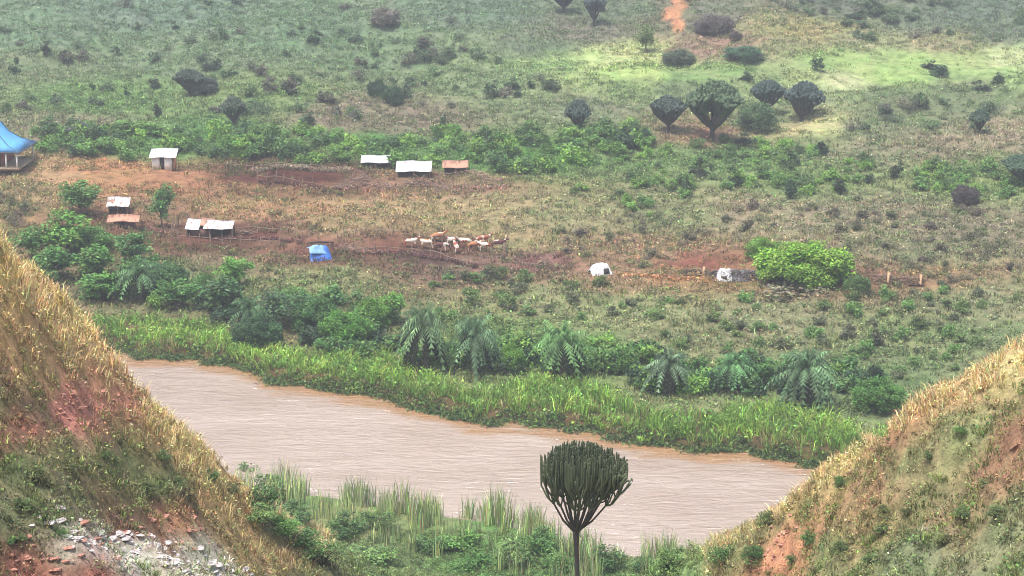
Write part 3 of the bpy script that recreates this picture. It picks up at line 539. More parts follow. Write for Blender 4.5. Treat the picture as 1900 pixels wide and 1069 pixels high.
BT = [broadleaf(4, 4.4, 1.0, 26, 60, .17, 90 + i) for i in range(3)]; bf = [False] * 3
for i, (px, py, w1, h1, lab, c) in enumerate([(150, 402, 92, 72, 'round leafy tree left of the small tin roofed hut', (.10, .20, .06)), (300, 424, 56, 84, 'upright green tree between the rusty roofed hut and the long shed', (.085, .20, .06)),
    (128, 482, 120, 92, 'broad bright green tree below the round one at left', (.115, .24, .05)), (248, 500, 86, 78, 'dark green tree below the rusty roofed hut', (.08, .17, .06)), (98, 520, 110, 70, 'shaded green tree standing right of the golden hill crest at left', (.09, .20, .055)),
    (1198, 100, 50, 52, 'small sparse tree with visible trunk left of the orange gully', (.12, .17, .06)), (436, 535, 84, 62, 'leafy green tree left of centre above the reed bank', (.11, .24, .05)), (405, 582, 110, 74, 'dark leafy tree leaning over the reed band left of the palms', (.07, .14, .055)),
    (515, 615, 90, 74, 'dark grey green tree behind the reed band', (.075, .13, .065)), (190, 560, 100, 60, 'green tree behind the reeds at the left end of the river', (.09, .2, .05)), (170, 520, 100, 70, 'leafy tree between the shaded tree and the leftmost palm', (.10, .22, .055)), (60, 480, 80, 60, 'leafy tree half hidden by the golden hill crest', (.09, .2, .055)), (330, 575, 90, 60, 'leafy tree right of the leftmost palm', (.085, .18, .055)), (720, 600, 80, 60, 'bright leafy tree left of the tallest palm', (.12, .26, .05)), (560, 600, 80, 56, 'dark leafy tree above the middle of the left reeds', (.075, .15, .06))]):
    put_tree(BT, bf, i % 3, px, py, w1, h1, 4.1, 4.3, lab, 'tree', 'leafy trees', c)
# palms
def palm(w_, h, nf, seed, dead=10, trunk=1.0):
    rr = np.random.default_rng(seed); root = empty('wild_date_palm', (0, 0, 0))
    t = MB(); t.tube([(0, 0, -.2), (.05, 0, trunk * .5), (0, 0, trunk)], [.22, .18, .16], 7); t.build('trunk', M_BARK, root, True)
    def frond(mb, a, el, L, droop, col):
        n = 11; s = np.linspace(0, 1, n); d = np.array([math.cos(a), math.sin(a), 0])
        r = L * (math.cos(el) * s - .15 * droop * s ** 3); r = np.maximum(r, 0); z = L * (math.sin(el) * s - droop * s ** 2)
        sp = np.array([0, 0, trunk])[None] + d[None] * r[:, None] + np.c_[np.zeros((n, 2)), z]
        sp[:, 2] = np.maximum(sp[:, 2], .1 + .1 * s)
        mb.tube(sp[::2], np.linspace(.035, .01, len(sp[::2])), 3, np.array(col) * 1.1)
        side = np.array([-d[1], d[0], 0]); fg = math.exp(rr.normal(0, .38))
        for sgn in (-1, 1):
            p = sp[1:]; l = .42 * L / 3 * np.sin(np.pi * np.clip(s[1:], .1, .93)) ** .5 + .08
            tip = p + side[None] * sgn * (l * .75)[:, None] + d[None] * (l * .35)[:, None] - np.c_[np.zeros((n - 1, 2)), l * .55]
            bw = (np.roll(sp, -1, 0) - sp)[1:] * .36; bw[-1] = bw[-2]
            v = np.stack([p - bw, p + bw, tip], 1).reshape(-1, 3); g = fg * np.exp(rr.normal(0, .25, (n - 1, 1)))
            mb.add(v, np.arange(n - 1)[:, None] * 3 + np.array([[0, 1, 2]]), np.repeat(np.array(col) * g, 3, 0))
    mb = MB()
    for i in range(nf): frond(mb, rr.uniform(0, 6.283), rr.uniform(.1, 1.45), w_ * .5 * rr.uniform(.85, 1.15), rr.uniform(.45, .95), (1, 1, 1))
    mb.build('crown', M_LEAF, root)
    mb = MB()
    for i in range(dead): frond(mb, rr.uniform(0, 6.283), rr.uniform(.1, .5), w_ * .42, rr.uniform(1.1, 1.5), (.16, .13, .105))
    mb.build('dead_fronds', M_LEAF, root)
    return root
PP = [palm(5.2, 4.2, 70, 120, 26, 2.2), palm(5.2, 4.2, 80, 121, 12, 2.0), palm(5.2, 4.2, 60, 122, 20, 1.9)]; pf = [False] * 3
for (i, px, py, w1, h1, lab, c) in [(0, 790, 690, 120, 130, 'tallest wild palm on the far bank with a skirt of grey dead fronds', (.10, .17, .08)), (1, 880, 694, 116, 116, 'dark wild palm directly right of the tallest palm', (.085, .155, .08)),
    (1, 1042, 706, 138, 112, 'wide mop headed wild palm at the middle of the far bank', (.10, .20, .07)), (2, 1240, 730, 108, 92, 'wild palm with greyish drooping fronds right of the wide mop headed palm', (.085, .14, .08)), (1, 1362, 724, 100, 74, 'small green wild palm between two larger ones at right', (.08, .18, .07)),
    (1, 1496, 756, 150, 118, 'big spreading dark wild palm nearest the right hillside', (.085, .155, .075)), (2, 262, 560, 110, 84, 'dark wild palm behind the reeds at the left end of the far bank', (.065, .13, .055)), (1, 462, 620, 90, 76, 'dark wild palm in the thicket left of the tallest palm', (.06, .12, .055))]:
    put_tree(PP, pf, i, px, py, w1 * 1.06, h1 * 1.2, 5.0, 3.9,  lab, 'palm', 'wild palms of the far bank', c)
# the tall spear-like shoot of the right palm
# big bright green bush and other named bushes
BIGB = [shrub_mesh('green_bush', 6.0, 3.0, 150, 130, .115, (1, 1, 1), 140), shrub_mesh('green_bush', 6.0, 3.0, 110, 130, .115, (1, 1, 1), 141)]
for i, (px, py, w1, h1, lab, c) in enumerate([(1492, 526, 206, 80, 'largest bright yellow green bush on the plain', (.20, .36, .05)), (1415, 480, 80, 42, 'bright green bush at the upper left end of the largest bush', (.16, .30, .055)),
    (1590, 545, 60, 34, 'small green bush at the right foot of the largest bush', (.10, .18, .06)), (1470, 552, 150, 26, 'grey leafless thorn bush in front of the largest bright bush', (.22, .215, .15)),
    (640, 640, 120, 66, 'bright green bush behind the reeds left of the tallest palm', (.11, .26, .05)), (590, 610, 100, 60, 'dark green bush left of the tallest palm', (.08, .17, .055)), (300, 545, 120, 60, 'dark green bush beside the leftmost palm', (.08, .17, .06)), (170, 470, 100, 50, 'green bush between the broad tree and the dark tree at left', (.11, .22, .06)), (60, 540, 110, 60, 'green bush under the leafy trees at the left hill crest', (.10, .21, .06)), (385, 560, 90, 56, 'mid green bush left of the dark leaning tree', (.10, .20, .06)), (480, 640, 110, 56, 'dark bush rising from the reeds left of the river palms', (.06, .13, .055)), (690, 610, 90, 58, 'mid green bush touching the tallest palm at left', (.12, .25, .05)),
    (1150, 690, 80, 44, 'green bush between the wide palm and the greyish palm', (.10, .2, .05)), (950, 690, 60, 56, 'light green bush between the dark palm and the wide palm', (.15, .30, .055)), (1630, 760, 110, 60, 'green bush right of the big spreading palm beside the right hillside', (.11, .24, .06)),
    (716, 50, 66, 34, 'grey mound shaped bush near the top of the slope', (.19, .18, .15)), (1325, 64, 84, 36, 'large grey brown bush right of the orange gully', (.15, .13, .125)), (1365, 78, 30, 18, 'small brown bush right of the large grey brown bush', (.12, .10, .09)),
    (1790, 378, 60, 36, 'dead grey bush with bare twigs near the right edge', (.11, .095, .10)), (1405, 240, 90, 54, 'pale green airy bush below the dark pair of candelabra trees', (.11, .18, .085)), (700, 180, 44, 34, 'dark leaning bush on the middle slope', (.06, .12, .065)), (730, 192, 50, 34, 'dark spreading bush right of the leaning bush', (.06, .12, .065)),
    (1110, 20, 30, 20, 'grey bush behind the right bluish tree', (.15, .14, .12)), (1380, 112, 90, 26, 'long dark green bush on the light green meadow', (.07, .15, .085)), (1260, 118, 70, 26, 'grey green bush at the left part of the light green meadow', (.11, .15, .095)), (150, 262, 70, 34, 'grey bush beside the blue roofed house', (.11, .12, .11)), (380, 178, 60, 34, 'hazy grey bush right of the flat crowned candelabra tree', (.09, .12, .10))]):
    P = at(px, py)[0]; m = mpp(P); nm = 'thorn_bush' if 'grey' in lab or 'dead' in lab else 'green_bush'
    put_mesh(BIGB[i % 2] if 'thorn' not in lab else TH[0], nm, P, w1 * m / (6.3 if 'thorn' not in lab else 2.5), c, lab, 'bush', None, h1 * m / (3.1 if 'thorn' not in lab else 1.2))
# the many small shrubs
def shrubs(n, regs, wr, cols, label, group, meshes, name, hs=.75, clip=None):
    k = 0; L = []
    while len(L) < n:
        cx, cy, rx, ry, wt = regs[R.choice(len(regs), p=np.array([r[4] for r in regs]) / sum(r[4] for r in regs))]
        a = R.uniform(0, 6.28); r = math.sqrt(R.uniform(0, 1)); L.append((cx + rx * r * math.cos(a), cy + ry * r * math.sin(a)))
    L = np.array(L); L = L[(L[:, 1] > -30)]; Q = at(L[:, 0], L[:, 1])
    for P in Q:
        s = R.uniform(*wr) / 2.0; c = np.array(cols[R.integers(len(cols))]) * R.uniform(.8, 1.25)
        px, py = proj(P[None]); put_mesh(meshes[R.integers(len(meshes))], name, P, s, c, label + ' ' + where(px[0], py[0]), 'shrub', group, s * R.uniform(.7, 1.2))
shrubs(230, [(300, 275, 240, 24, 3), (560, 280, 150, 28, 2), (800, 285, 160, 28, 2), (1000, 290, 120, 36, 2.5), (1130, 270, 80, 30, 1), (130, 260, 90, 24, 1)], (2.2, 4.2), [G_BR, G_MID, (.11, .22, .05), (.075, .15, .055)], 'leafy green thicket shrub', 'green shrubs of the thicket', SH, 'green_shrub')
shrubs(150, [(1300, 320, 200, 36, 2), (1500, 320, 150, 40, 2), (1800, 340, 110, 36, 2), (1180, 370, 120, 40, 1), (1380, 280, 90, 20, 1)], (1.3, 3.0), [G_BR, G_MID, (.1, .17, .06)], 'small green shrub', 'shrubs on the right of the plain', SH, 'low_shrub')
shrubs(120, [(1100, 560, 170, 40, 1), (1350, 610, 200, 60, 1.4), (1650, 630, 180, 90, 1.6), (900, 560, 120, 50, .8), (1750, 560, 140, 40, .6)], (1.0, 2.4), [G_MID, (.12, .19, .06), (.12, .14, .08)], 'low olive green shrub', 'shrubs near the far bank', SH, 'olive_shrub')
shrubs(150, [(450, 80, 480, 80, 3), (850, 150, 260, 60, 1.3), (1650, 40, 250, 40, 1.5), (1700, 220, 200, 30, 1), (150, 200, 150, 40, 1), (500, 200, 250, 30, 1), (1500, 10, 300, 20, 1)], (1.8, 3.8), [(.09, .14, .08), (.11, .17, .085), (.10, .18, .07), (.13, .135, .10)], 'grey green slope shrub', 'shrubs of the far slope', SH + TH, 'grey_shrub')
shrubs(110, [(1600, 420, 280, 50, 2), (1150, 440, 160, 60, 1), (1780, 480, 120, 50, 1), (30, 400, 70, 40, .6)], (1.0, 2.2), [(.15, .15, .095), (.12, .15, .07), (.13, .115, .09)], 'low dry shrub', 'dry shrubs of the plain', TH + SH[:2], 'dry_shrub')
shrubs(190, [(560, 590, 190, 30, 1.4), (250, 540, 90, 40, .8), (1000, 672, 250, 24, 2.2), (1400, 714, 230, 26, 2.8), (660, 640, 120, 24, 1)], (2.0, 3.6), [G_BR, G_MID, G_DK, (.09, .2, .06)], 'leafy shrub behind the reeds', 'shrubs behind the reeds', SH, 'bank_shrub')
# near bank bushes (in front of the river)
def near_bush(L, lab, group, cols, name, meshes):
    L = np.array(L, float); Q = []
    for q_, (px, py, w1, h1) in enumerate(L):
        if name == 'bank_bush' and q_ % 4 == 3: continue
        w1 *= .85; h1 *= R.uniform(.6, .95)
        p = at(px, min(py, 1069), True)[0]
        if py > 1069: p = ptY(px, py, 150.0); p[2] = H(p[0], p[1])
        m = mpp(p); c = np.array(cols[R.integers(len(cols))]) * R.uniform(.85, 1.2)
        put_mesh(meshes[R.integers(len(meshes))], name, p, w1 * m / 2.0, c, lab + ' ' + where(px, py), 'shrub', group, h1 * m / 1.35)
NS = [shrub_mesh('bank_bush', 2.0, 1.35, 22, 60, .075, (1, 1, 1), 160 + i) for i in range(4)]
NL = [(455, 905, 70, 50), (480, 945, 90, 56), (520, 1000, 90, 50), (440, 930, 60, 40), (500, 915, 90, 60), (500, 930, 90, 60), (540, 975, 100, 70), (590, 960, 80, 60), (480, 985, 80, 50), (640, 1000, 100, 60), (700, 985, 80, 56), (740, 1020, 90, 60), (690, 1050, 110, 60), (800, 1030, 80, 50), (850, 1020, 90, 60), (900, 1010, 90, 70), (880, 1060, 100, 60), (950, 1050, 100, 74), (1000, 1030, 90, 76), (990, 1075, 110, 70), (1040, 1060, 90, 60), (1120, 1060, 90, 60), (1090, 1080, 90, 60), (1180, 1080, 90, 60), (1240, 1065, 80, 56), (1290, 1070, 90, 60), (1200, 1060, 70, 40), (780, 1075, 110, 60), (600, 1050, 110, 50), (560, 1020, 90, 44), (1340, 1050, 70, 50), (1380, 1015, 80, 60), (1400, 1050, 70, 40), (1360, 1070, 80, 50)]
near_bush(NL, 'dense near bank bush', 'bushes of the near bank', [(.10, .22, .06), (.13, .26, .07), (.16, .26, .09), (.085, .17, .055)], 'bank_bush', NS)
NH = [(300, 870, 50, 26), (200, 855, 44, 20), (260, 905, 50, 20), (330, 915, 44, 24), (60, 900, 60, 22), (130, 880, 50, 20), (40, 960, 60, 24), (110, 1000, 50, 20), (390, 900, 40, 30), (430, 920, 44, 30), (280, 935, 40, 22), (30, 1010, 50, 22), (1560, 905, 34, 40), (1640, 980, 46, 28), (1790, 975, 60, 24), (1850, 965, 60, 26), (1640, 1010, 44, 26), (1500, 1010, 50, 26), (1560, 1040, 50, 24), (1780, 840, 40, 16), (1720, 850, 40, 16), (1830, 900, 40, 18), (1750, 1010, 44, 24), (1620, 1050, 50, 22), (1680, 960, 30, 18), (1420, 985, 44, 36), (1470, 1050, 40, 24)]
near_bush(NH, 'low green herb clump', 'herb clumps of the near hillsides', [(.11, .16, .06), (.10, .19, .06), (.14, .17, .07)], 'herb_clump', NS)

# ------------------------------------------------------------------ rocks on the left foreground slope
def rock_mesh(name, matx, seed):
    rr = np.random.default_rng(seed); import bmesh
    bm = bmesh.new(); bmesh.ops.create_icosphere(bm, subdivisions=2, radius=.5)
    ph = rr.uniform(0, 6, 6)
    for v in bm.verts:
        c = v.co; k = 1 + .22 * math.sin(c.x * 7 + ph[0]) * math.sin(c.y * 6 + ph[1]) + .16 * math.sin(c.z * 11 + ph[2] + c.x * 5); v.co = c * k; v.co.z *= .6
        v.co = Vector([round(q * 7) / 7 * .45 + q * .55 for q in v.co])
    me = bpy.data.meshes.new(name); bm.to_mesh(me); bm.free(); me.materials.append(matx); return me
RW = [rock_mesh('rock', M_ROCK, i) for i in range(4)]; RR = [rock_mesh('rock', M_RROCK, 10 + i) for i in range(3)]
def rocks(n, line, wid, sz, meshes, lab, group):
    t = R.uniform(0, len(line) - 1, n); L = np.array(line, float); i = np.minimum(t.astype(int), len(line) - 2); f = (t - i)[:, None]
    q = L[i] * (1 - f) + L[i + 1] * f + R.normal(0, 1, (n, 2)) * wid; q[:, 1] = np.minimum(q[:, 1], 1078)
    for p in at(q[:, 0], q[:, 1], True):
        s = sz[0] + (sz[1] - sz[0]) * R.uniform(0, 1) ** 2; o = put_mesh(meshes[R.integers(len(meshes))], 'rock', p - [0, 0, s * .03], s, (1, 1, 1), lab, 'rock', group, s * R.uniform(.3, .7)); o.rotation_euler[0] = R.uniform(-.3, .3)
rocks(190, [(100, 985), (190, 1010), (280, 1030), (360, 1055), (470, 1072)], [24, 11], (.10, .6), RW, 'pale rock of the broken outcrop at the bottom left', 'pale rocks of the outcrop')
rocks(60, [(20, 1050), (120, 1062), (230, 990), (320, 975), (380, 1010)], [30, 14], (.15, .45), RR, 'reddish rock lying on the left slope', 'reddish rocks of the left slope')
rocks(26, [(90, 780), (130, 750), (180, 770), (250, 740)], [20, 16], (.15, .4), RR, 'reddish stone on the bare red patch of the left hillside', 'stones of the red patch')
rocks(24, [(1480, 975), (1440, 1020), (1410, 1060)], [10, 12], (.15, .4), RR, 'orange stone in the bare streak of the right hillside', 'stones of the orange streak')

# ------------------------------------------------------------------ buildings of the homesteads
def gable_sheet(mb, x0, x1, y0, y1, z0, z1, th=.05, ribs=0):
    """single sloping sheet, low edge y0 (z0) to high edge y1 (z1), corrugated"""
    n = max(2, int((x1 - x0) / .12)); xs_ = np.linspace(x0, x1, n * 2 + 1); dz = .02 * np.cos(np.arange(n * 2 + 1) * math.pi)
    v = []; 
    sh = np.floor((xs_ - x0) / .86); rg = np.sin(sh * 12.9 + x0 * 7) * .13; sg = .05 * np.sin(xs_ * 1.9 + y0 * 3)
    for (yy, zz) in ((y0, z0), (y1, z1)):
        for o in (0, -th): v.append(np.c_[xs_, yy + rg * np.cos(sh * 5 + yy), zz + dz + o + sg + .3 * rg * (z1 - z0)])
    a, b, c, d = v; k = len(xs_); V = np.concatenate([a, c, d, b]); i = np.arange(k - 1)[:, None]; F_ = []
    for q in range(4): F_.append(np.c_[i + q * k, i + 1 + q * k, i + 1 + ((q + 1) % 4) * k, i + ((q + 1) % 4) * k])
    mb.add(V, np.concatenate(F_)); mb.add(V[[0, k, 2 * k, 3 * k]], [(0, 1, 2, 3)]); mb.add(V[[k - 1, 2 * k - 1, 3 * k - 1, 4 * k - 1]], [(3, 2, 1, 0)])
def part(fn, name, mt, root, label=None):
    mb = MB(); fn(mb); o = mb.build(name, mt, root)
    if label: o['label'] = label
    return o
def place(name, px, py, rz, label, cat, group=None):
    P = at(px, py)[0]; o = empty(name, P, rz); tag(o, label, cat, group); return o, P, mpp(P)
# blue roofed house at the left edge (only its right end is in view)
o, P, m = place('brick_house', -40, 304, -.10, 'brick house with a blue hipped roof and veranda posts at the left edge', 'house')
W2 = 7.6; D2 = 4.2; ez = 2.55; az = 7.3
def f(mb): mb.box((0, 0, 1.2), (W2 * 2 - 6.4, D2 * 2 - 2.2, 2.75))
part(f, 'wall', M_BRICK, o)
def f(mb):
    prof = [(W2, D2, ez), (W2 - 2.0, D2 - 1.15, ez + .75), (W2 - 3.4, D2 - 2.1, ez + 1.9), (W2 - 4.3, D2 - 3.0, ez + 3.5), (W2 - 5.1, .2, az)]
    V = []
    for (a, b, z) in prof: V += [(-a, -b, z), (a, -b, z), (a, b, z), (-a, b, z)]
    F_ = [];
    for r in range(4):
        for q in range(4): F_.append((r * 4 + q, r * 4 + (q + 1) % 4, r * 4 + 4 + (q + 1) % 4, r * 4 + 4 + q))
    F_.append((16, 17, 18, 19)); F_.append((3, 2, 1, 0)); mb.add(V, F_)
rf = part(f, 'roof', M_BLUETIN, o)
def f(mb):
    for sx in (1,):
        for sy in (-1, 1): mb.tube([(sx * W2, sy * D2, ez), (sx * (W2 - 2.0), sy * (D2 - 1.15), ez + .77), (sx * (W2 - 3.4), sy * (D2 - 2.1), ez + 1.93), (sx * (W2 - 4.3), sy * (D2 - 3.0), ez + 3.53), (sx * (W2 - 5.1), sy * .2, az + .03)], .07, 6)
    mb.tube([(-(W2 - 5.1), 0, az + .04), (W2 - 5.1, 0, az + .04)], .1, 6)
part(f, 'ridge_cap', M_DBLUE, rf)
def f(mb): mb.box((0, -D2 - .0, ez - .10), (W2 * 2, .06, .16)); mb.box((W2, 0, ez - .1), (.06, D2 * 2 - .1, .16))
part(f, 'fascia', M_DTARP, o)
for px_ in (W2 - .5, W2 - 2.1, W2 - 4.2, W2 - 7.0): part(lambda mb: mb.box((px_, -D2 + .35, ez / 2 - .1), (.2, .2, ez)), 'veranda_post', M_WHITEW, o)
part(lambda mb: mb.box((W2 - .5, D2 - .35, ez / 2 - .1), (.2, .2, ez)), 'veranda_post', M_WHITEW, o)
def f(mb): mb.box((0, 0, .02), (W2 * 2 - .6, D2 * 2 - .4, .34))
part(f, 'plinth', M_STRAW, o)
dr = part(lambda mb: mb.box((W2 - 3.6, -D2 + 1.08, 1.15), (.9, .08, 2.0)), 'door', M_DARK, o)
# small white shed
o, P, m = place('white_shed', 305, 313, .0, 'small white walled shed with a pale tin roof and ochre side wall', 'shed')
part(lambda mb: (mb.box((-1.05, -1.0, .85), (1.1, .15, 1.9)), mb.box((.75, -1.0, .85), (1.1, .15, 1.9)), mb.box((-1.55, 0, .85), (.12, 1.85, 1.9)), mb.box((0, 1.0, .95), (3.2, .12, 2.1))), 'wall', M_WHITEW, o)
part(lambda mb: mb.box((1.56, 0, .95), (.14, 2.1, 2.05)), 'side_wall', M_ORANGE, o, 'ochre side wall')
part(lambda mb: mb.box((-.15, -.9, .85), (.66, .06, 1.85)), 'door', M_DARK, o)
part(lambda mb: gable_sheet(mb, -1.95, 1.95, -1.45, 1.3, 1.92, 2.75), 'roof', M_TIN, o)
part(lambda mb: mb.box((0, -.98, 1.83), (3.1, .1, .12)), 'beam', M_DARK, o)
# tin roofed lean-tos behind the kraal
def lean_to(px, py, wpx, dep, label, roofm, hgt=1.7, wallm=M_MUD, rz=0.0, drop=.55):
    o, P, m = place('lean_to', px, py, rz, label, 'shed'); w2 = wpx * m / 2
    part(lambda mb: gable_sheet(mb, -w2, w2, -dep / 2, dep / 2, hgt - drop * .4, hgt + drop), 'roof', roofm, o)
    part(lambda mb: (mb.box((0, dep / 2 - .25, hgt / 2 + .1), (w2 * 2 - .4, .12, hgt + .35)), mb.box((-w2 + .25, 0, hgt / 2 - .1), (.1, dep - .7, hgt)), mb.box((w2 - .25, 0, hgt / 2 - .1), (.1, dep - .7, hgt))), 'wall', wallm, o)
    for sx in (-1, 0, 1): part(lambda mb: mb.tube([(sx * (w2 - .3), -dep / 2 + .2, -.1), (sx * (w2 - .3), -dep / 2 + .2, hgt - drop * .35)], .06, 6), 'post', M_WOOD, o)
    return o
lean_to(698, 312, 56, 1.7, 'low lean-to with a white tin roof, left of the three behind the cattle pen', M_TIN, 1.2)
lean_to(768, 326, 66, 2.8, 'low lean-to with the brightest white tin roof, middle of the three behind the cattle pen', M_TIN, 1.1, drop=.7)
lean_to(845, 323, 48, 1.6, 'low lean-to with a brown rusty roof, right of the three behind the cattle pen', M_RUST, 1.25)
# two huts at left
lean_to(221, 400, 42, 2.6, 'little hut with a white tin roof between the two leafy trees', M_TIN2, 1.55, drop=.5, rz=.06)
o, P, m = place('rusty_hut', 232, 424, .05, 'hut with a sagging rusty orange roof below the little white roofed hut', 'hut')
part(lambda mb: (gable_sheet(mb, -2.15, 2.0, -1.4, .2, 1.25, 1.85), gable_sheet(mb, -2.0, 2.1, 1.3, .22, 1.5, 1.88)), 'roof', M_RUST, o)
part(lambda mb: mb.box((0, 0, .55), (2.6, 1.8, 1.35)), 'wall', M_MUD, o)
part(lambda mb: mb.box((-.3, -.93, .5), (.6, .06, 1.1)), 'door', M_DARK, o)
for sx in (-1.9, 1.8): part(lambda mb: mb.tube([(sx, -1.2, -.1), (sx, -1.2, 1.2)], .05, 6), 'post', M_WOOD, o)
# long shed with three roof panels
o, P, m = place('long_shed', 392, 440, -.02, 'long low shed with white tin, rusty orange and white tin roof sheets', 'shed')
part(lambda mb: gable_sheet(mb, -3.1, -1.35, -1.5, 1.3, 1.35, 2.1), 'roof_sheet', M_TIN, o, 'left white tin sheet')
part(lambda mb: gable_sheet(mb, -1.32, .35, -.6, 1.35, 1.62, 2.18), 'roof_sheet', M_RUST, o, 'rusty orange sheet')
part(lambda mb: gable_sheet(mb, -.75, 3.0, -1.6, .6, 1.42, 2.02), 'roof_sheet', M_TIN2, o, 'right white tin sheet')
part(lambda mb: (mb.box((0, 1.0, .9), (5.8, .12, 2.0)), mb.box((-2.85, 0, .7), (.1, 1.9, 1.5)), mb.box((2.75, -.1, .7), (.1, 1.9, 1.5)), mb.box((-1.3, -.8, .55), (2.4, .1, 1.2))), 'wall', M_MUD, o)
part(lambda mb: mb.box((.75, -.6, .6), (1.5, .06, 1.2)), 'doorway', M_DARK, o)
for sx in (-2.95, .05, 1.6, 2.9): part(lambda mb: mb.tube([(sx, -1.4, -.1), (sx, -1.4, 1.4)], .06, 6), 'post', M_WOOD, o)
# tents
def tarp(mb, w_, d_, h, sag=.12, seed=0, front=True, n=14, open_=False, ridge_off=0.0):
    rr = np.random.default_rng(seed); u = np.linspace(-1, 1, n); v = np.linspace(0, 1, n); ph = rr.uniform(0, 6, 3); V = []
    for a in u:
        for b in v:
            s = abs(2 * b - 1 - ridge_off * 0); z = h * (1 - s ** 1.6) * (1 - .10 * a * a - .45 * a ** 6) - sag * math.sin(math.pi * b * 2) ** 2 + (.07 * math.sin(6 * a + ph[0]) * math.sin(9 * b + ph[1]) + .06 * math.sin(13 * a + ph[2] + 4 * b)) * (1 - s)
            V.append((a * w_ / 2 * (1 - .1 * (1 - s)), (b - .5) * d_, max(z, 0)))
    V = np.array(V); i = np.arange(n - 1)[:, None] * n; j = np.arange(n - 1)[None]
    f4 = np.stack([i + j, i + j + 1, i + n + j + 1, i + n + j], -1).reshape(-1, 4); mb.add(V, f4)
    V2 = V.copy(); V2[:, 2] -= .04; mb.add(V2, f4[:, ::-1])
o, P, m = place('blue_tent', 594, 481, .25, 'small tent of blue plastic sheeting beside the cattle pen', 'tent')
part(lambda mb: tarp(mb, 2.7, 2.2, 1.75, .2, seed=3), 'cover', M_BLUETARP, o)
fl = part(lambda mb: tarp(mb, 2.2, 1.5, .75, .12, seed=33), 'flap', M_LBLUETARP, o, 'sun faded pale blue flap'); fl.location = (-.45, -.15, 1.12); fl.rotation_euler = (.25, .12, .2)
for sx in (-1.3, 1.2): part(lambda mb: mb.tube([(sx, 0, -.1), (sx, 0, 2.0)], .05, 6), 'post', M_WOOD, o)
part(lambda mb: mb.tube([(-1.5, .3, 1.95), (0, .35, 2.05), (1.7, .3, 1.9)], .12, 6), 'ridge_roll', M_DARK, o)
o, P, m = place('white_tent', 1113, 509, .35, 'rounded white plastic tent with a dark opening at the middle of the plain', 'tent')
part(lambda mb: tarp(mb, 2.7, 2.0, 1.3, seed=5), 'cover', M_TARP, o)
part(lambda mb: mb.box((.5, -.78, .34), (.8, .4, .75), top=.7), 'opening', M_DARK, o)
o, P, m = place('tarp_shelter', 1366, 520, -.1, 'low dark brushwood shelter with a white sheet, left of the largest bright bush', 'shelter')
part(lambda mb: tarp(mb, 6.2, 2.2, 1.15, .1, seed=6), 'frame', M_DTARP, o)
k = 700; u = R.uniform(-1, 1, k); v = R.uniform(-1, 1, k); Q = np.c_[u * 3.1, v * 1.0, 1.0 * (1 - np.abs(v) ** 1.6) * (1 - .5 * u ** 6)]; mb = MB(); blades(mb, Q, 4, .35, .15, .10, np.array([.17, .14, .13]), 1.9, .45); mb.build('thatch', M_GRASS, o)
sh_ = part(lambda mb: tarp(mb, 2.3, 2.3, 1.3, .1, seed=16), 'draped_sheet', M_TARP, o); sh_.location = (-1.35, -.12, .02); sh_.rotation_euler = (0, 0, .25)
part(lambda mb: mb.box((-1.45, -1.0, .26), (.9, .4, .6), top=.7), 'opening', M_DARK, o)
M_STRAWEND = solid('ochre_straw', (.44, .28, .16), .95, 5, .5, 1.3)
def straw_hut(px, py, wpx, h, lab):
    o, P, m = place('straw_shelter', px, py, 0, lab, 'shelter'); w_ = wpx * m
    part(lambda mb: tarp(mb, w_, 1.7, h * .8, .12, seed=int(px)), 'frame', M_MUD, o)
    k = 260; u = R.uniform(-1, 1, k); v = R.uniform(-1, 1, k); Q = np.c_[u * w_ / 2, v * .8, h * .8 * (1 - np.abs(v) ** 1.4) * (1 - .3 * u * u) * .8]; mb = MB(); blades(mb, Q, 4, .4, .12, .10, np.array([.20, .16, .10]), 1.8, .4); mb.build('thatch', M_GRASS, o)
    part(lambda mb: mb.tube([(w_ / 2 - .5, -.75, 0), (w_ / 2 - .3, -.1, h * .95), (w_ / 2, .6, .1)], [.16, .2, .1], 6), 'end_bundle', M_STRAWEND, o)
straw_hut(1622, 522, 62, 1.05, 'low brown thatched shelter just right of the largest bright bush'); straw_hut(1685, 526, 56, 1.0, 'rightmost low brown thatched shelter with an ochre end')
straw_hut(1288, 510, 46, .9, 'low thatched shelter on red earth left of the brushwood shelter')
# bales / heaps near the upper pen
def heap(px, py, wpx, hpx, lab):
    P = at(px, py)[0]; m = mpp(P); n = 15; u = np.linspace(-1, 1, n); X, Y = np.meshgrid(u, u); r2 = X ** 2 + Y ** 2
    Z = np.maximum(np.exp(-2.2 * r2) - .1, -.08) * (1 + .15 * np.sin(X * 8 + px) * np.cos(Y * 7)); mb = MB(); i = np.arange(n - 1)[:, None] * n; j = np.arange(n - 1)[None]
    mb.add(np.c_[X.ravel() * wpx * m * .6, Y.ravel() * wpx * m * .5, Z.ravel() * hpx * m * 1.1], np.stack([i + j, i + j + 1, i + n + j + 1, i + n + j], -1).reshape(-1, 4))
    o = mb.build('straw_heap', M_STRAW, None, True); o.location = P; return tag(o, lab, 'straw heap')
def poles(px, py, wpx, n, lab, seed):
    P = at(px, py)[0]; w_ = wpx * mpp(P) / 2; rr = np.random.default_rng(seed); mb = MB()
    for k in range(n):
        a = rr.normal(0, .5); c = np.array([rr.uniform(-.5, .5) * w_, rr.uniform(-.5, .5), rr.uniform(.05, .5)]); d = np.array([math.cos(a), math.sin(a), rr.normal(0, .28)]) * rr.uniform(.4, .8) * w_; c[2] = max(c[2], abs(d[2]))
        mb.tube([c - d, c + rr.normal(0, .05, 3), c + d], [.06, .055, .04], 5)
    o = mb.build('pole_pile', M_WOOD, None, True); o.location = P; tag(o, lab, 'pole pile')
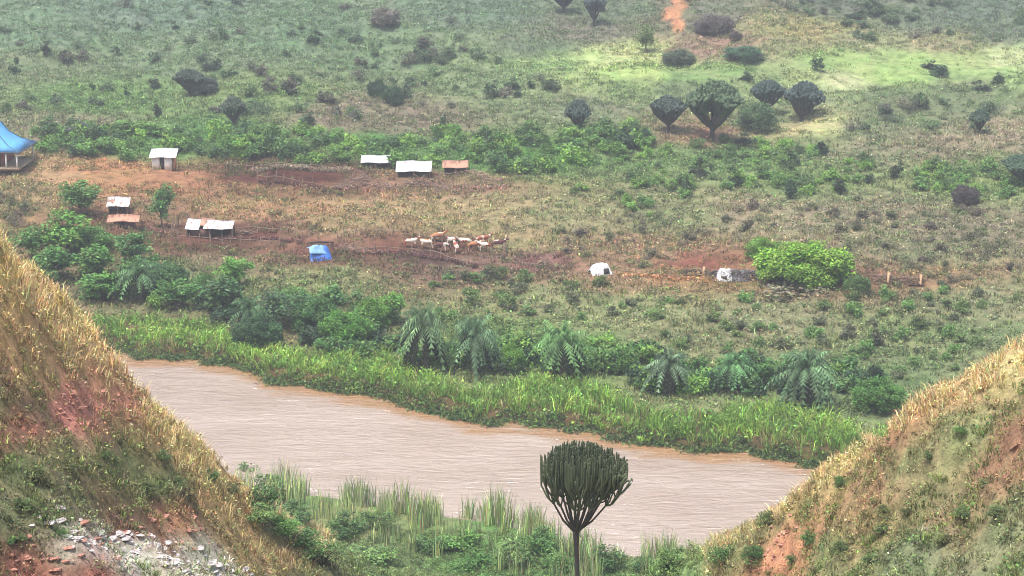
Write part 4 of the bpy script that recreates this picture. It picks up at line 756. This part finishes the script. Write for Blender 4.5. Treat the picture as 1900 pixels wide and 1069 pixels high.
poles(640, 350, 44, 16, 'untidy pile of poles at the left of the upper farmyard', 1); poles(672, 336, 44, 14, 'untidy pile of poles in front of the leftmost lean-to', 2); poles(712, 352, 56, 20, 'largest untidy pile of poles in the middle of the upper farmyard', 3); poles(770, 344, 50, 16, 'untidy pile of poles in front of the brightest lean-to', 4)
poles(820, 356, 40, 12, 'untidy pile of poles below the rusty lean-to', 5); poles(460, 436, 40, 10, 'small pile of poles right of the long shed', 6); poles(652, 462, 40, 12, 'small pile of poles right of the blue tent', 7); poles(1010, 492, 50, 10, 'small pile of poles between the cattle and the white tent', 8)

# ------------------------------------------------------------------ fences
def fence(pts, h, label, name='pole_fence', step=1.3, rails=(.8,), jitter=.12, lean=.08):
    pts = [at(a, b)[0] for a, b in pts]; root = empty(name, pts[0]); tag(root, label, 'fence'); base = np.array(pts[0]); tops = []
    L = []
    for a, b in zip(pts[:-1], pts[1:]):
        n = max(1, int(np.linalg.norm(b - a) / step)); L += [a + (b - a) * k / n for k in range(n)]
    L.append(pts[-1])
    for q in L:
        q = q + np.array([R.normal(0, jitter), R.normal(0, jitter), 0]); q[2] = H(q[0], q[1]); hh = h * R.uniform(.75, 1.3); tp = q + [R.normal(0, lean), R.normal(0, lean), hh]
        mb = MB(); mb.tube([q - base - [0, 0, .2], (q + tp) / 2 - base + [R.normal(0, .03), 0, 0], tp - base], [.085, .07, .05], 5); mb.build('post', M_WOOD, root, True); tops.append((q, tp))
    for rz in rails:
        mb = MB(); mb.tube([a * (1 - rz * .8) + b * rz * .8 - base + [0, -.04, R.normal(0, .04)] for a, b in tops], .038, 4); mb.build('rail', M_WOOD, root, True)
    return root
fence([(205, 311), (280, 311)], .8, 'short pale pole fence between the blue roofed house and the white shed')
fence([(332, 316), (440, 318), (470, 322)], 1.3, 'pale pole fence running right from the white shed')
fence([(470, 322), (560, 318), (640, 318)], 1.3, 'pole fence along the back of the dark earth pen')
fence([(480, 336), (560, 346), (640, 352), (720, 348)], 1.2, 'crooked pole fence at the front of the upper cattle pen', rails=(.7,))
fence([(640, 350), (660, 330), (700, 324)], 1.3, 'pole fence at the side of the upper cattle pen')
fence([(720, 346), (790, 350), (860, 348), (930, 350)], .9, 'low brushwood fence in front of the right lean-tos', rails=(.6,))
fence([(790, 330), (880, 326), (930, 342)], 1.0, 'pole fence curving round the rusty lean-to')
fence([(318, 440), (330, 420), (350, 412)], 1.4, 'leaning pole fence at the left end of the long shed', rails=(.7,))
fence([(440, 430), (520, 434), (590, 446)], 1.0, 'pole fence from the long shed towards the blue tent')
fence([(330, 446), (430, 450), (520, 456)], .9, 'low pole fence in front of the long shed', rails=(.7,))
fence([(624, 452), (640, 440), (700, 436), (750, 440)], 1.3, 'pole fence behind the pen left of the cattle')
fence([(640, 474), (720, 472), (800, 480), (880, 496)], 1.2, 'pole fence in front of the cattle')
fence([(890, 496), (934, 484), (940, 446)], 1.2, 'pole fence closing the right end of the cattle pen')
fence([(970, 494), (1040, 496)], .8, 'short row of poles between the cattle pen and the white tent', rails=(.7,))
fence([(1180, 505), (1240, 515), (1310, 518)], .6, 'low ochre pole fence between the two tents', rails=(.7,))
def brush(pts, wd, h, col, label):
    pts = at([a for a, b in pts], [b for a, b in pts]); L = np.concatenate([a + (b - a) * np.linspace(0, 1, int(np.linalg.norm(b - a) / .22) + 1)[:, None] for a, b in zip(pts[:-1], pts[1:])])
    L = L + R.normal(0, wd, L.shape) * [1, 1, 0]; L[:, 2] = H(L[:, 0], L[:, 1]); b0 = pts[0]; mb = MB()
    blades(mb, L - b0, 12, h, .3, .07, np.array(col), 1.3, .35); a = R.uniform(0, 6.283, len(L) * 6); q = np.repeat(L - b0, 6, 0)
    leaves(mb, q + np.c_[np.cos(a) * .3, np.sin(a) * .3, R.uniform(0, h * .7, len(q))], .16, np.array(col) * 1.2, .35, .3)
    o = mb.build('brushwood_fence', M_GRASS); o.location = b0; return tag(o, label, 'fence')
brush([(470, 320), (560, 316), (650, 320)], .15, 1.0, (.36, .29, .22), 'pale brushwood hedge along the back of the dark earth pen')
brush([(480, 338), (560, 347), (630, 353)], .2, .6, (.12, .06, .05), 'dark brushwood hedge at the front of the dark earth pen')
brush([(640, 352), (720, 350), (800, 345), (880, 352), (935, 352)], .35, .7, (.30, .19, .15), 'long brown brushwood hedge in front of the right lean-tos')
brush([(690, 466), (760, 474), (830, 486), (890, 497)], .25, .7, (.14, .07, .065), 'dark brushwood hedge on the river side of the cattle')
brush([(400, 446), (470, 446), (560, 452)], .25, .55, (.16, .08, .07), 'dark brushwood hedge between the long shed and the blue tent')
brush([(620, 462), (660, 470), (720, 470)], .25, .6, (.26, .16, .13), 'brown brushwood hedge just right of the blue tent')
brush([(1150, 512), (1200, 514), (1250, 520), (1300, 520)], .2, .5, (.5, .28, .14), 'straw coloured brushwood hedge between the two tents')
brush([(270, 424), (300, 432), (330, 436)], .3, .7, (.20, .12, .09), 'brown brushwood hedge between the rusty hut and the long shed')
brush([(850, 322), (890, 324), (935, 336)], .3, .6, (.34, .25, .18), 'pale brushwood hedge right of the rusty lean-to')
# ------------------------------------------------------------------ cattle
def cow_mat():
    m, n, l, p = mat('cattle_hide'); t = n.new('ShaderNodeTexCoord'); oi = n.new('ShaderNodeObjectInfo'); va = n.new('ShaderNodeVectorMath'); l.new(t.outputs['Object'], va.inputs[0])
    cmb = n.new('ShaderNodeCombineXYZ'); ml = n.new('ShaderNodeMath'); ml.operation = 'MULTIPLY'; ml.inputs[1].default_value = 37; l.new(oi.outputs['Random'], ml.inputs[0]); l.new(ml.outputs[0], cmb.inputs[0]); l.new(cmb.outputs[0], va.inputs[1])
    nf = noise(n, l, 1.3, 2, .4, va.outputs[0]); l.new(mixc(n, l, 'MIX', ramp(n, l, nf, [(.51, 0.0), (.56, 1.0)]), oi.outputs['Color'], (.72, .62, .52)), p.inputs['Base Color']); p.inputs['Roughness'].default_value = .8; return m
M_COW = cow_mat()
def cow(graze):
    root = empty('cow', (0, 0, 0)); hd = [(1.08, 0, .95, .13), (1.3, 0, .5, .115), (1.38, 0, .22, .075)] if graze else [(1.02, 0, 1.38, .14), (1.22, 0, 1.52, .125), (1.52, 0, 1.34, .075)]
    V = [(0, 0, 1.02, .34), (-.45, 0, 1.04, .32), (-.82, 0, 1.1, .26), (.42, 0, 1.04, .31), (.78, 0, 1.16, .24)] + hd
    E = [(0, 1), (1, 2), (0, 3), (3, 4), (4, 5), (5, 6), (6, 7)]
    for sy in (-1, 1):
        k = len(V); V += [(.60, sy * .17, .68, .11), (.62, sy * .17, .36, .065), (.60, sy * .17, .04, .055)]; E += [(3, k), (k, k + 1), (k + 1, k + 2)]
        k = len(V); V += [(-.70, sy * .18, .72, .14), (-.84, sy * .18, .42, .065), (-.78, sy * .18, .04, .055)]; E += [(2, k), (k, k + 1), (k + 1, k + 2)]
    me = bpy.data.meshes.new('body'); me.from_pydata([v[:3] for v in V], E, []); me.materials.append(M_COW); b = bpy.data.objects.new('body', me); COL.objects.link(b); b.parent = root
    sk = b.modifiers.new('skin', 'SKIN'); sk.use_smooth_shade = True
    for i, v in enumerate(V): me.skin_vertices[0].data[i].radius = (v[3], v[3])
    me.skin_vertices[0].data[0].use_root = True
    b.modifiers.new('sub', 'SUBSURF').levels = 1; b.modifiers['sub'].render_levels = 1
    h = np.array(hd[1][:3]); h2 = h + [-.02, 0, .1]
    for sy in (-1, 1):
        mb = MB(); mb.tube([h2 + [0, sy * .08, 0], h2 + [.02, sy * .28, .12], h2 + [.05, sy * .34, .42]], [.035, .028, .012], 5); mb.build('horn', M_HORN, root, True)
        mb = MB(); mb.tube([h2 + [-.03, sy * .1, -.04], h2 + [-.05, sy * .26, -.06]], [.04, .02], 5); mb.build('ear', M_COW, root, True)
    mb = MB(); mb.tube([(-1.02, 0, 1.2), (-1.12, 0, .95), (-1.1, 0, .5)], [.04, .025, .04], 5); mb.build('tail', M_COW, root, True)
    return root
CW = [cow(False), cow(True)]; cf = [False, False]
BRN = (.30, .09, .05); DRK = (.10, .03, .03); TAN = (.42, .18, .08)
cows = [(762, 462, .12, 0, BRN, 'white and brown cow at the left end of the herd'), (792, 464, 3.0, 0, TAN, 'white headed tan cow second from the left of the herd'), (812, 452, .2, 0, TAN, 'tan cow at the rear near the left end of the herd'), (818, 468, .0, 1, DRK, 'pale grazing cow with dark patches at the front of the herd'),
 (838, 458, 3.3, 0, DRK, 'dark red brown cow in the middle of the herd'), (846, 470, 1.8, 0, BRN, 'brown and white cow seen end on in the middle of the herd'), (864, 460, 3.2, 0, BRN, 'white backed cow behind the middle of the herd'), (880, 466, .1, 0, TAN, 'cream cow right of the middle of the herd'), (900, 468, 3.1, 0, BRN, 'red necked cow near the right end of the herd'), (896, 456, .15, 0, BRN, 'brown cow at the rear near the right end of the herd'), (924, 464, .0, 0, DRK, 'white bellied dark backed cow at the right end of the herd')]
for i, (px, py, rz, k, c, lab) in enumerate(cows):
    P = at(px, py)[0]; o = CW[k] if not cf[k] else copy_tree(CW[k]); cf[k] = True; o.location = P; o.rotation_euler = (0, 0, rz); o.scale = (.93, .93, .92); tag(o, lab, 'cow', 'cattle of the herd')
    for ch in o.children: ch.color = (*c, 1)
# ------------------------------------------------------------------ thin haze over the valley
USE_HAZE = True
if USE_HAZE:
    mb = MB(); x0, x1, y0, y1, z0, z1 = -1520, 1520, -420, 3020, -6, 400
    mb.box(((x0 + x1) / 2, (y0 + y1) / 2, (z0 + z1) / 2), (x1 - x0, y1 - y0, z1 - z0)); hm = bpy.data.materials.new('haze'); hm.use_nodes = True; n = hm.node_tree.nodes; n.clear()
    out = n.new('ShaderNodeOutputMaterial'); pv = n.new('ShaderNodeVolumePrincipled'); pv.inputs['Density'].default_value = .00042; pv.inputs['Color'].default_value = (.86, .92, 1, 1)
    hm.node_tree.links.new(pv.outputs[0], out.inputs['Volume']); tag(mb.build('haze', hm), 'thin pale haze over the valley', 'haze', kind='stuff')
